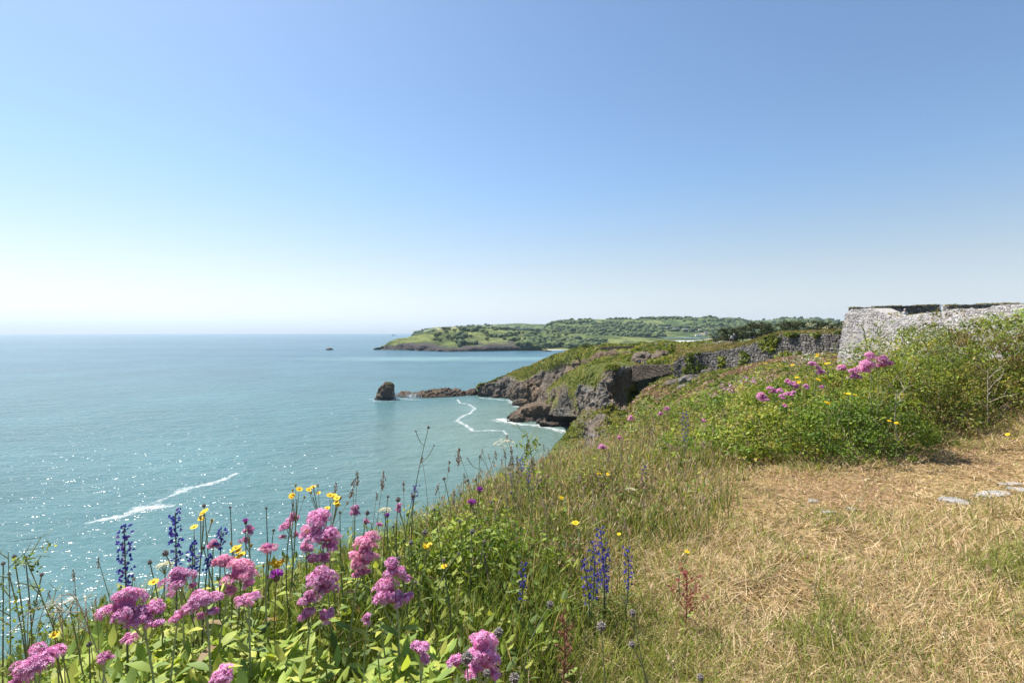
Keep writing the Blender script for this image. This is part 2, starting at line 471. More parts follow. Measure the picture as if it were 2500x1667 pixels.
cp(1600, (2, -1.40), (4, -1.40), (8, -1.40), (12, -2.1), (20, -4.3), (40, -8.6), (60, -11), (75, -12.2), (90, -11.2), (99, -9.6), (125, -14))
cp(1700, (2, -1.40), (4, -1.40), (6, -1.40), (10, -1.5), (20, -3.6), (40, -6.4), (62, -7.6), (80, -7.8), (93, -7.8), (125, -12))
cp(1850, (2.5, -1.40), (5, -1.38), (10, -1.3), (20, -2.6), (40, -4.4), (55, -5.0), (80, -5.1), (120, -9))
cp(1950, (2.5, -1.40), (5, -1.36), (10, -1.2), (30, -2.7), (52, -3.4), (70, -3.4), (120, -7))
cp(2050, (2.5, -1.40), (5, -1.34), (10, -1.12), (30, -2.3), (50, -2.9), (62, -2.7), (120, -6))
cp(2200, (2, -1.40), (5, -1.34), (10, -0.95), (25, -1.7), (40, -2.9), (60, -3.5), (110, -5))
cp(2500, (1.5, -1.40), (5, -1.30), (10, -0.75), (18, -1.1), (26, -2.2), (50, -3.5), (100, -5))
cp(3500, (1, -1.40), (5, -1.2), (12, -0.8), (22, -2.0), (60, -4))
for x_ in (-6, -2): CP.append((x_, -1.3, -1.45 if x_ > -4 else -2.2))
for x_ in (0, 2, 6): CP.append((x_, -1.3, -1.40))
CP = np.array(CP)
_cs, _ct = FLD(CP[:, 0], CP[:, 1])
_A = np.stack([_cs * 1.6, _ct], 1)
def _phi(a, b):
    r2 = ((a[:, None] - b[None]) ** 2).sum(-1)
    return np.sqrt(r2 + 0.03 ** 2)
_M = _phi(_A, _A); _Mx = np.block([[_M, np.ones((len(_A), 1))], [np.ones((1, len(_A))), np.zeros((1, 1))]])
_w = np.linalg.solve(_Mx + 1e-6 * np.eye(len(_Mx)), np.r_[CP[:, 2], 0])
def gz(X, Y):
    """ground height (absolute) on the clifftop"""
    X = np.atleast_1d(np.asarray(X, float)); Y = np.atleast_1d(np.asarray(Y, float))
    out = np.empty(X.size)
    Xf, Yf = X.ravel(), Y.ravel()
    for k in range(0, Xf.size, 20000):
        s_, t_ = FLD(Xf[k:k+20000], Yf[k:k+20000])
        out[k:k+20000] = _phi(np.stack([s_ * 1.6, t_], 1), _A) @ _w[:-1] + _w[-1]
    n_ = np.stack([Xf, Yf, 0 * Xf], 1)
    dist = np.hypot(Xf, Yf)
    out += 0.035 * fbm(n_ * 0.9, 3) + np.clip(dist - 15, 0, 30) / 30 * 0.7 * fbm(n_ * 0.14 + 3, 4)
    return EL + out.reshape(X.shape)
def gz1(x, y): return float(gz([x], [y])[0])
us = np.linspace(-2.4, 2.2, 330); ts = np.linspace(math.log(1.0), math.log(127.5), 300)
Yg = np.exp(ts) - 2.5
Xg = us[:, None] * (Yg + 2.5)[None]; Yg = np.broadcast_to(Yg[None], Xg.shape)
Zg = gz(Xg, Yg)
TG = np.stack([Xg, Yg, Zg], -1)
TN = grid_normals(TG)
rk = ((0.60 - TN[..., 2]) * 3).clip(0, 1)
polys = grid_polys(*Xg.shape)
far_mask = (np.hypot(Xg, Yg) > 11).ravel()[polys[:, 0]]
me = np_mesh('clifftop_ground', TG.reshape(-1, 3), polys, [M_near, M_hill], True, attrs={'rock': rk.ravel()}, midx=far_mask.astype(int))
tag(link('clifftop_ground', me), kind='structure')

# ================================================================== limestone buttress below the path wall
rows = [(884, 1462, 1548, 118, 112, 112), (892, 1448, 1552, 117, 107, 108), (905, 1436, 1554, 117, 105, 107), (933, 1423, 1556, 116, 103, 108), (960, 1419, 1560, 114, 102, 108),
        (989, 1416, 1566, 110, 99, 105), (1007, 1421, 1572, 105, 96, 99), (1034, 1398, 1580, 95, 88, 92), (1060, 1379, 1590, 87, 80, 85),
        (1100, 1345, 1600, 75, 68, 74), (1145, 1306, 1600, 63, 58, 62), (1200, 1262, 1600, 54, 50, 54)]
cols = []; rkc = []
for u in (-2, -1, 0, .12, .25, .4, .55, .7, .85, 1.0):
    c = []; q = []
    for (y, l, r, dl, dc, dr) in rows:
        uu = max(u, 0)
        d_ = lerp(dl, dc, min(uu / .45, 1)) if uu < .45 else lerp(dc, dr, (uu - .45) / .55)
        px = lerp(l, r, uu)
        if u == -1: c.append((px + 6, y + 6, d_ + 7))
        elif u == -2: c.append((px + 16, y + 40, d_ + 26))
        else: c.append((px, y, d_))
        g = 1.0
        if y < 900: g = 0.15
        elif y < 935: g = 0.25 if uu < .3 else 1.0
        if y >= 1007: g = 0.05 if px < 1415 + (y - 1007) * .1 else (0.75 if px < 1495 - (y - 1034) * .3 else 0.2)
        if 0.8 < uu and y > 950: g = 0.3
        q.append(g)
    cols.append(c); rkc.append(q)
BUT, BG, BN, BK = loft('cliff_buttress', cols, rkc, 240, 260, M_butt, 4.0, 3.0, 0.8, flip=False, seed=11, strata=2.2)

# ================================================================== cove headland: far crest, ridge before it
def bk(p, steps):
    px, py, d_ = p
    w = W(*p)
    r_ = []
    for (dd, dz) in steps:
        D = d_ + dd
        zz = max(w[2] + dz, -4.0)
        r_.append((px, HY + (EL - zz) / D * F, D))
    return r_
B1 = [((1166, 945, 397), (1166, 947, 396.5), (1167, 950, 396), S(1166, 968)),
      ((1171, 938, 399), (1172, 939, 398), (1172, 943, 396), S(1175, 968)),
      ((1182, 937, 401), (1183, 938, 400), (1184, 941, 397), S(1186, 970)),
      ((1212, 927, 404), (1213, 929, 402), (1214, 933, 396), S(1214, 971)),
      ((1240, 914, 408), (1240, 918, 404), (1240, 925, 396), S(1238, 972)),
      ((1254, 908, 406), (1252, 918, 392), (1249, 931, 373), S(1247, 982)),
      ((1281, 897, 400), (1281, 915, 385), (1284, 940, 363), S(1281, 984)),
      ((1305, 887, 390), (1306, 905, 375), (1309, 927, 366), (1312, 985, 352)),
      ((1345, 870, 362), (1347, 888, 347), (1350, 903, 337), (1352, 960, 322)),
      ((1400, 853, 320), (1402, 868, 300), (1405, 884, 286), (1408, 930, 272)),
      ((1448, 844, 272), (1450, 857, 250), (1452, 868, 236), (1455, 900, 222)),
      ((1500, 843, 232), (1503, 852, 205), (1505, 861, 186), (1508, 885, 172)),
      ((1560, 840, 222), (1562, 847, 180), (1565, 855, 152), (1566, 880, 138)),
      ((1620, 838, 212), (1622, 845, 160), (1625, 852, 132), (1625, 870, 120)),
      ((1700, 840, 192), (1702, 845, 140), (1702, 850, 116), (1702, 862, 102)),
      ((1800, 838, 180), (1802, 840, 140), (1802, 842, 112), (1802, 850, 98))]
cols = [bk(c[0], ((170, -60), (60, -22), (16, -3)))[0:3] + list(c) for c in B1]
rkc = []
for i, c in enumerate(B1):
    cl = 1.0 if 0 < i < 13 else 0.2
    top = 0.55 if i < 5 else 0.0
    rkc.append([0.8, 0.3, 0.05, top * .3, 0.1 if i > 4 else .5, 0.75 if i < 8 else (0.7 if i < 12 else .35), cl])
COVE, CG, CN, CK = loft('cove_headland', cols, rkc, 380, 220, M_cove, 9.0, 6.5, 2.0, seed=3, strata=1.8)

B2 = [((1280, 997, 333), (1281, 999, 331), (1282, 1001, 330), S(1283, 1001)),
      ((1300, 978, 327), (1302, 985, 318), (1304, 991, 312), (1305, 1008, 306)),
      ((1320, 960, 320), (1322, 972, 308), (1325, 985, 300), (1326, 1010, 292)),
      ((1350, 935, 302), (1352, 955, 287), (1355, 978, 277), (1356, 1015, 268)),
      ((1376, 915, 282), (1379, 940, 264), (1383, 965, 251), (1385, 1015, 240)),
      ((1410, 899, 252), (1412, 928, 226), (1415, 958, 212), (1418, 1020, 195)),
      ((1450, 880, 216), (1452, 900, 190), (1455, 930, 166), (1458, 1000, 150)),
      ((1500, 868, 172), (1502, 880, 150), (1504, 900, 132), (1506, 960, 122)),
      ((1546, 870, 142), (1547, 880, 126), (1549, 890, 114), (1549, 925, 111)),
      ((1600, 867, 130), (1602, 876, 119), (1603, 885, 107), (1604, 915, 104)),
      ((1655, 861, 120), (1656, 870, 110), (1657, 878, 99), (1658, 915, 97))]
cols = [bk(c[0], ((60, -34), (14, -7))) + list(c) for c in B2]
rkc = [[0.9, 0.5, 0.0 if i > 2 else .7, (0.9, .9, .8, .55, .35, .25, .1, .1, .1, .1, .1)[i], (0.9, .9, .6, .35, .75, .2, .2, .1, .1, .1, .1)[i], (1, 1, .8, .8, .8, .6, .6, .4, .3, .2, .2)[i]] for i in range(len(B2))]
RIDGE, RG, RN, RK = loft('cove_ridge', cols, rkc, 300, 180, M_cove, 7.0, 4.6, 1.6, seed=21, strata=1.6)

# ------------------------------------------------ strip of turf above the retaining wall
RW = [(1652, 880, 908, 95.5, 843, 24), (1668, 870, 908, 94.5, 843, 24), (1698, 861, 908, 92, 842, 22), (1742, 858, 901, 89, 840, 20), (1787, 852, 893, 85, 838, 13), (1831, 842, 886, 80, 834, 10),
      (1876, 824, 876, 75, 819, 9), (1906, 816, 869, 72, 811, 9), (1965, 814, 858, 67, 808, 9), (2062, 812, 858, 60, 807, 9), (2200, 812, 870, 52, 807, 9)]
cols = []
for (px, ty, by, d_, sy, dd) in RW:
    k = W(px, sy, d_ + dd)
    cols.append([(px, ty + 14, d_ + 0.45), (px, ty + 1, d_ + 0.4), (px, lerp(ty, sy, .55), d_ + dd * .45), (px, sy, d_ + dd)] + bk((px, sy, d_ + dd), ((30, -1.2), (90, -4.0), (200, -16))))
TURF, UG, UN, UK = loft('headland_turf', cols, [0.2, 0, 0, 0, 0, 0, 0], 150, 60, M_hill, 3.0, 0.4, 0.28, flip=True, seed=5)

# ================================================================== far coast
def cols_far(crest, foot, hcl, back):
    out = []
    for (px, cy, cd), (fx, fy), h in zip(crest, foot, hcl):
        f = S(fx, fy, 2.0); c = (px, cy, cd)
        ct = (lerp(px, fx, .9), fy - h, f[2] + 25)
        m = (lerp(px, fx, .4), lerp(cy, ct[1], .45), lerp(cd, ct[2], .45))
        b = bk(c, back)
        out.append(b + [c, m, ct, f])
    return out
crest = [(913, 852.5, 1398), (920, 849.5, 1402), (933, 846, 1412), (951, 836, 1435), (974, 826, 1475), (1002, 820, 1525), (1027, 815, 1580), (1058, 810, 1650), (1094, 805.5, 1730), (1147, 802, 1830), (1206, 804, 1890), (1257, 806, 1910), (1300, 808, 1930), (1340, 812, 1950), (1400, 815, 1950), (1500, 820, 1950), (1700, 825, 1950), (2100, 825, 1950)]
foot = [(911, 853.8), (925, 854.4), (945, 854.6), (965, 855), (990, 855.4), (1020, 856.4), (1050, 857.6), (1085, 858.6), (1115, 858.4), (1160, 857.8), (1206, 857.2), (1257, 856.6), (1300, 856.0), (1340, 855.2), (1400, 854.4), (1500, 853.4), (1700, 853), (2100, 853)]
hcl = [1, 3, 6, 12, 15, 13, 13, 11, 10, 13, 15, 15, 9, 3, 1.2, 1.2, 1.2, 1.2]
rkc = [[0, 0, 0, 0.15 if 2 < i else .8, (0.55 if i < 12 else 0.1), 1.0 if i < 13 else 0.5] for i in range(len(crest))]
FAR1, H1G, H1N, H1K = loft('far_headland', cols_far(crest, foot, hcl, ((500, -45), (120, -8))), rkc, 330, 80, M_far1, 60.0, 14.0, 7.0, seed=31)
cr2 = [(1318, 812, 2750), (1332, 800, 2800), (1349, 790, 2850), (1385, 784.5, 2900), (1435, 780.5, 2900), (1500, 779.5, 2900), (1560, 778, 2900), (1623, 776, 2900), (1727, 776, 2850), (1787, 780, 2800), (1813, 783, 2750), (1850, 792, 2650), (1950, 800, 2600), (2150, 806, 2600), (2500, 810, 2600)]
cols = []
for (px, y, d_) in cr2:
    lowy = max(y + 26, 822)
    cols.append(bk((px, y, d_), ((700, -70), (150, -10))) + [(px, y, d_), (px, lerp(y, lowy, .3), d_ - 330), (px, lerp(y, lowy, .65), d_ - 640), (px, lowy, 1930)])
FAR2, H2G, H2N, H2K = loft('far_hills', cols, [0, 0, 0, 0, 0, 0], 300, 60, M_far2, 120.0, 5.0, 6.0, seed=41)
cr3 = [(1004, 818, 4000), (1020, 812, 4050), (1043, 803.5, 4100), (1063, 798.5, 4200), (1130, 795.5, 4300), (1206, 792.5, 4300), (1262, 789.5, 4300), (1334, 792.5, 4300), (1420, 796, 4300), (1600, 798, 4300)]
cols = [bk(c, ((900, -90), (200, -12))) + [c, (c[0], lerp(c[1], 818, .5), c[2] - 250), S(c[0], 823.5)] for c in cr3]
FAR3, H3G, H3N, H3K = loft('distant_hill', cols, [0, 0, 0, 0.05, 0.6], 160, 40, M_far2, 160.0, 10.0, 8.0, seed=51)
cr4 = [(1740, 800, 3900), (1800, 786, 3900), (1850, 783, 3900), (1906, 780, 3900), (1936, 777.5, 3900), (1995, 779, 3900), (2064, 783, 3900), (2300, 788, 3900), (2700, 795, 3900)]
cols = [bk(c, ((900, -90), (200, -12))) + [c, (c[0], lerp(c[1], 818, .5), c[2] - 500), (c[0], 822, 2900)] for c in cr4]
FAR4, H4G, H4N, H4K = loft('inland_hills', cols, [0, 0, 0, 0, 0], 160, 40, M_far2, 150.0, 4.0, 9.0, seed=61)

# pale beach at the head of the bay
t = NT('shingle'); M_beach = t.done(t.pbr(t.ramp(t.noise(t.coord(), 0.15, 5), [(0.3, (0.30, 0.25, 0.21)), (0.7, (0.48, 0.42, 0.37))]), 1.0))
bx = [(1296, 855.8), (1325, 855.6), (1360, 855.0), (1400, 854.4), (1440, 854), (1520, 853.4)]
cols = [[S(x, y, 0.6), (x, y - 1.8, S(x, y)[2] + 16), (x, y - 2.8, S(x, y)[2] + 34)] for x, y in bx]
C = np.array([[W(*p) for p in c] for c in cols]); G = resample(resample(C, 60, 0), 8, 1)
G[..., 2] += 0.5 * fbm(G / 12.0, 3)
tag(link('beach', np_mesh('beach', G.reshape(-1, 3), grid_polys(60, 8), M_beach, True)), kind='structure')

M_stack = mat_land('dark_stack_rock', 3.0, ((0.06, 0.07, 0.02), (0.10, 0.10, 0.03), (0.16, 0.14, 0.06)), ((0.022, 0.020, 0.019), (0.06, 0.054, 0.05), (0.14, 0.128, 0.118)), 1.2)
# ================================================================== rocks in the sea
def rock_thing(name, cols, nu, nv, label, cat, scale, amp, seed, group=None, mat=None, rock=1.0, strata=1.0):
    o, G, N, K = loft(name, cols, [[rock] * len(cols[0])] * len(cols), nu, nv, mat or M_reef, scale, amp, amp * .5, kind=None, seed=seed, strata=strata)
    return tag(o, label, cat, group)
# the stack: rings
def ring_rock(name, levels, d, squash, label, cat, nu=70, nv=48, scale=5.0, amp=1.3, seed=0, mat=None, topgrass=False):
    ang = np.linspace(0, 2 * np.pi, nu)
    G = []
    for (y, l, r) in levels:
        cx = (l + r) / 2; wr = (r - l) / 2 / F * d
        c = W(cx, y, d + (levels[0][2] - levels[0][1]) / 2 / F * d * squash)
        G.append(np.stack([c[0] + wr * np.cos(ang), c[1] + wr * squash * np.sin(ang), 0 * ang + c[2]], -1))
    top = G[-1].mean(0); G.append(0 * G[-1] + top)
    G = np.stack(G, 1)
    G = resample(G, nv, 1)
    N = grid_normals(G)
    q = G / scale + seed
    dsp = amp * (0.7 * fbm(q * [1, 1, .5], 5, ridged=True, gain=.62) + 0.9 * fbm(q * .4, 3))
    dsp[-1] = dsp[0]
    G = G + N * dsp[..., None] * np.where(np.arange(nv) < nv - 2, 1, .2)[None, :, None]
    K = np.ones(G.shape[:2])
    if topgrass: K[:, int(nv * .86):] = 0.35
    return tag(link(name, np_mesh(name, G.reshape(-1, 3), grid_polys(nu, nv), mat or M_reef, True, attrs={'rock': K.ravel()})), label, cat)
ring_rock('sea_stack', [(981, 913, 969), (970, 917, 966), (962, 920, 964), (953, 925, 962), (945, 931, 962), (940, 936, 961), (937, 941, 961), (935.5, 944, 958)], 371, 0.8,
          'tall dark rock stack rising from the sea beyond the long low reef', 'sea stack', topgrass=True, mat=M_stack, scale=3.0, amp=1.5, seed=4, nu=110, nv=80)
rp = [(958, 966, 970.5), (972, 957, 971), (992, 953.5, 972), (1012, 955, 973), (1040, 951, 972), (1066, 948.5, 971), (1096, 947, 970), (1118, 951, 969), (1136, 955, 968), (1150, 949, 967), (1160, 947.5, 966.5), (1165, 957, 966), (1172, 962, 966)]
cols = []
for (x, ty, by) in rp:
    f = S(x, by); D = f[2]
    cols.append([S(x, by - 9), (x, ty + 3, D + 20), (x, ty, D + 13), (x, lerp(ty, by, .55), D + 6), f])
rock_thing('rock_reef', cols, 300, 70, 'long low brown rock reef lying in the sea between stack and headland', 'reef', 3.2, 2.6, 8, strata=.35)
sh = [((1238, 1021, 296), (1238, 1021.5, 295), (1238, 1022, 294), S(1238, 1023.5)),
      ((1246, 1012, 305), (1244, 1014, 297), (1243, 1017, 294), S(1244, 1026)),
      ((1266, 998, 318), (1264, 1001, 304), (1262, 1007, 293), S(1262, 1030)),
      ((1292, 983, 330), (1292, 986, 312), (1290, 993, 290), S(1290, 1031.5)),
      ((1330, 979, 325), (1330, 983, 305), (1330, 990, 285), S(1328, 1031.5)),
      ((1372, 979, 310), (1372, 983, 293), (1370, 988, 277), S(1368, 1032)),
      ((1415, 979, 300), (1415, 983, 284), (1415, 988, 268), S(1412, 1032)),
      ((1450, 979, 290), (1450, 983, 280), (1450, 988, 262), S(1448, 1034))]
cols = [[S(c[0][0], max(c[0][1] + 20, 1003))] + list(c[:3]) + [(lerp(c[2][0], c[3][0], .5), lerp(c[2][1], c[3][1], .5), lerp(c[2][2], c[3][2], .5) + 3.0), c[3]] for c in sh]
rock_thing('rock_shelf', cols, 180, 80, 'broad dark rock shelf with brown flat top jutting into the cove', 'rock', 6.0, 3.0, 15, strata=.6)
lg = [((1318, 1031), 1035, 1036.5), ((1345, 1030), 1034, 1041), ((1372, 1026), 1031, 1046), ((1400, 1022), 1030, 1051), ((1430, 1018), 1030, 1056)]
cols = [[S(b[0], b[1] - 2), (b[0], m - 4, S(b[0], m)[2] - 2), (b[0], m, S(b[0], m)[2] - 9), S(b[0] + 2, f)] for b, m, f in lg]
rock_thing('rock_ledge', cols, 110, 40, 'low slanting brown rock ledge at the foot of the grassy slope', 'rock', 3.5, 2.4, 19, strata=.4)
def boulder(name, x, y, w, h, label, cat='boulder', group=None, mat=None, d=None, seed=0, sub=4, depth=0.8):
    if d is None: d = S(x, y, 0)[2]
    V_, P_ = ICO[sub]
    ww, hh = w / F * d / 2, h / F * d
    q = V_ * 1.3 + seed * 7.7
    V = V_ * (1 + 0.38 * fbm(q * 1.6, 5, ridged=True, gain=.6) + 0.3 * fbm(q * .7, 2))[:, None]
    V = V * np.array([ww, ww * depth, hh])
    c = W(x, y, d)
    o = link(name, np_mesh(name, V, P_, mat or M_reef, True, attrs={'rock': np.ones(len(V))}), loc=tuple(c))
    return tag(o, label, cat, group)
boulder('boulder', 1271, 989, 36, 13, 'large brown boulder in the water at the foot of the headland cliff', seed=1)
boulder('boulder', 1213, 970, 18, 6, 'pale boulder in the surf under the dark headland cliff', seed=2)
boulder('boulder', 1236, 971, 16, 7, 'dark boulder in the surf under the dark headland cliff', seed=3)
boulder('boulder', 1317, 1033, 15, 9, 'brown boulder in the surf before the broad rock shelf', seed=4)
boulder('boulder', 1262, 1028, 34, 17, 'slanting boulder against the seaward tip of the broad rock shelf', seed=5)
boulder('skerry', 805, 854, 15, 4.2, 'small dark rock awash far out on the open sea', 'rock', seed=6)
boulder('skerry', 1334, 857.5, 24, 2.4, 'flat dark rock awash in front of the pale beach', 'rock', seed=7)
boulder('rock_outcrop', 1572, 886, 60, 22, 'grey rock outcrop behind the path above the buttress', 'outcrop', mat=M_butt, d=121, seed=8)
boulder('rock_outcrop', 1617, 884, 52, 27, 'large grey rock outcrop beside the end of the retaining wall', 'outcrop', mat=M_butt, d=114, seed=9)

def ray_ground(px, py, d0=12.0, d1=110.0):
    """where the view ray of a pixel first meets the clifftop ground"""
    d_ = np.linspace(d0, d1, 900); X = (px - 1250) / F * d_; g = gz(X, d_); z = EL - (py - HY) / F * d_
    k = np.argmax(z < g); return float(d_[k]) if (z < g).any() else d1
for i, (px, py, w, h, lb) in enumerate([(1655, 935, 62, 16, 'low mossy rock outcrop on the hillside below the brown path wall'), (1700, 925, 70, 22, 'dark stepped rock outcrop on the hillside below the retaining wall'), (1745, 908, 60, 20, 'dark rock outcrop running up to the foot of the retaining wall'), (1672, 945, 40, 10, 'small dark rock beneath the stepped outcrop')]):
    boulder('rock_outcrop', px, py + h * .5, w, h, lb, 'outcrop', mat=M_butt, d=ray_ground(px, py) + 1.0, seed=40 + i, depth=.5)
for i, (px, py, w, h) in enumerate([(1748, 990, 22, 7), (1762, 981, 24, 8), (1776, 974, 20, 7), (1788, 968, 22, 7), (1800, 962, 14, 5), (1736, 997, 14, 5)]):
    boulder('scree_stone', px, py, w, h, 'pale limestone scree stone in the line running down the hillside', 'stone', 'scree stones on the hillside', M_pale_rock, ray_ground(px, py) + .2, 60 + i, 3, .6)
# ================================================================== foam on the sea
t = NT('sea_foam')
p = t.coord()
edge = t.n('Attribute', _attribute_name='edge').outputs['Fac']
nz = t.math('ADD', t.math('MULTIPLY', t.noise(t.map(p, (1, 1, 0)), 0.28, 5, 0.75), 0.6), t.math('MULTIPLY', t.noise(t.map(p, (1, 1, 0)), 1.3, 4, 0.75), 0.4))
al = t.math('MULTIPLY', t.math('DIVIDE', t.math('ADD', t.math('MULTIPLY', edge, 1.05), t.math('SUBTRACT', t.math('MULTIPLY', nz, 3.4), 2.42)), 0.60, True), 0.62)
fo = t.n('BsdfDiffuse', Color=(0.72, 0.75, 0.75))
M_foam = t.done(t.n('MixShader', i0=al, i1=t.n('BsdfTransparent').outputs[0], i2=fo.outputs[0]))
def foam(pts, wid, n=60, soft=1.0, lift=0.06):
    """pts: photo pixels on the sea; wid: width in metres along the ribbon"""
    C = np.array([[W(*S(x, y, 0))] for x, y in pts])
    C = resample(C, n, 0)[:, 0]
    w_ = np.interp(np.linspace(0, 1, n), np.linspace(0, 1, len(wid)), wid)
    w_ = w_ * (1 + .75 * fbm(C / 5.0 + 3, 3)).clip(.15, 2)
    T = np.gradient(C, axis=0); T[:, 2] = 0; T /= np.linalg.norm(T, axis=1, keepdims=True) + 1e-9
    Nn = np.stack([-T[:, 1], T[:, 0], 0 * T[:, 0]], 1)
    C = C + Nn * (1.6 * fbm(C / 9.0, 3))[:, None] * np.minimum(w_, 4)[:, None] * .35
    w_ = w_ * 1.9; offs = np.array([-1, -.6, -.25, 0, .25, .6, 1]); ed = np.array([0, .3, .8, 1, .8, .3, 0]) * soft
    G = C[:, None] + Nn[:, None] * (offs[None, :, None] * w_[:, None, None]); G[..., 2] = lift
    me = np_mesh('sea_foam', G.reshape(-1, 3), grid_polys(n, 7), M_foam, attrs={'edge': np.tile(ed, n)})
    return tag(link('sea_foam', me), kind='stuff')
FOAM_LABEL = [
 ([(1116, 975), (1125, 984), (1145, 987), (1157, 998), (1145, 1010), (1130, 1015), (1118, 1026), (1135, 1038), (1158, 1051), (1186, 1051), (1229, 1052), (1237, 1061)], [1.6, 2.0, 1.5, 2.2, 1.9, 2.2, 1.2], 160, 1.0, 'white foam line winding across the cove water'),
 ([(205, 1279), (290, 1262), (363, 1239), (425, 1235)], [1.0, 4.2, 5.6, 2.0], 60, 1.05, 'broad white foam streak on the open sea'),
 ([(373, 1229), (430, 1206), (472, 1191), (528, 1178), (585, 1155)], [1.2, 2.2, 3.8, 3.4, 1.2], 60, 1.05, 'white foam streak on the sea beyond the broad one'),
 ([(590, 1136), (645, 1119)], [1.0, 2.0], 20, .55, 'faint short foam streak farthest along the foam line'),
 ([(55, 1347), (109, 1317), (160, 1307)], [1.5, 3.2, 1.5], 40, .5, 'faint foam streak on the water nearest the cliff'),
 ([(900, 974), (920, 979), (945, 980), (966, 977), (985, 974), (1005, 976), (1030, 976)], [2, 4, 4, 6, 8, 9, 3], 80, .8, 'white surf around the foot of the sea stack'),
 ([(1040, 975), (1075, 973), (1120, 972), (1165, 970)], [2, 3, 2.5, 2], 60, .55, 'thin surf along the low reef'),
 ([(1168, 971), (1190, 973), (1215, 975), (1240, 977), (1250, 985), (1268, 993), (1285, 1000)], [2, 3, 3.5, 3, 4, 3, 2], 80, .95, 'surf along the foot of the headland cliff'),
 ([(1215, 1022), (1232, 1026), (1252, 1034), (1290, 1037), (1325, 1040), (1350, 1048), (1385, 1056), (1420, 1063)], [7, 8, 5, 4.5, 5, 4, 4, 3], 110, 1.1, 'white surf breaking along the rock shelf'),
 ([(1240, 1046), (1290, 1056), (1340, 1066), (1390, 1078)], [5, 7, 7, 5], 60, .3, 'loose foam patches off the rock ledge'),
 ([(1180, 984), (1215, 992), (1250, 1003)], [5, 7, 5], 60, .3, 'loose foam patches before the headland cliff'),
 ([(918, 856), (975, 856.6), (1050, 859.6), (1110, 860.4), (1160, 859.6)], [3, 5, 9, 8, 4], 60, .5, 'surf along the far headland'),
 ([(1290, 857.4), (1330, 857.2), (1380, 856), (1440, 855.2)], [4, 9, 8, 6], 40, .75, 'surf line along the far beach'),
]
for pts, wd, n, sf, lb in FOAM_LABEL: tag(foam(pts, wd, n, sf), lb, 'foam')
# spray thrown up where the swell meets reef and stack
q = rng.normal(size=(420, 3)) * np.array([2.6, 1.6, 1.0]) + W(1006, 968, 372); q[:, 2] = np.abs(q[:, 2]) * 1.1
q2 = rng.normal(size=(260, 3)) * np.array([1.6, 1.5, 1.7]) + W(968, 968, 374); q2[:, 2] = np.abs(q2[:, 2]) * 1.1
q = np.concatenate([q, q2])
V, P = scatter(np.array([(-1, -1, 0), (1, -1, 0), (1, 1, 0), (-1, 1, 0)]), np.array([[0, 1, 2, 3]]), q, rot_basis(len(q), rng), rng.uniform(.06, .22, len(q)))
t = NT('spray'); M_spray = t.done(t.n('BsdfDiffuse', Color=(0.85, 0.87, 0.87)))
tag(link('sea_spray', np_mesh('sea_spray', V, P, M_spray)), 'burst of white spray between stack and reef', 'spray', kind='stuff')

# ================================================================== stone walls
def mat_stone(name, tint, lichen):
    t = NT(name)
    c = t.n('Attribute', _attribute_name='col').outputs['Color']
    r = t.n('ObjectInfo').outputs['Random']
    c = t.mix(1.0, c, t.ramp(r, [(0.0, 0.82), (1.0, 1.15)]), 'MULTIPLY')
    p = t.coord()
    c = t.mix(0.8, c, t.ramp(t.noise(p, 9.0, 5, 0.7), [(0.25, 0.55), (0.5, 1.0), (0.75, 1.35)]), 'MULTIPLY')
    c = t.mix(t.ramp(t.noise(p, 0.9, 5, 0.7), [(0.52, 0.0), (0.7, lichen)]), c, tint)
    return t.done(t.pbr(c, 0.95, t.bump(t.noise(p, 16.0, 5, 0.7), 0.05), 0.15))
M_fort = mat_stone('pale_limestone_rubble', (0.26, 0.20, 0.12), 0.5)
M_dark = mat_stone('weathered_grey_rubble', (0.10, 0.085, 0.05), 0.6)
M_brown = mat_stone('brown_rubble', (0.17, 0.12, 0.07), 0.6)
FRUS_V = np.array([(-.5, 0, -.5), (.5, 0, -.5), (.5, 0, .5), (-.5, 0, .5), (-.42, 1, -.38), (.42, 1, -.38), (.42, 1, .38), (-.42, 1, .38), (0, 1.25, 0)], float)
FRUS_P = [np.array([(0, 1, 5, 4), (1, 2, 6, 5), (2, 3, 7, 6), (3, 0, 4, 7)]), np.array([(4, 5, 8), (5, 6, 8), (6, 7, 8), (7, 4, 8)])]
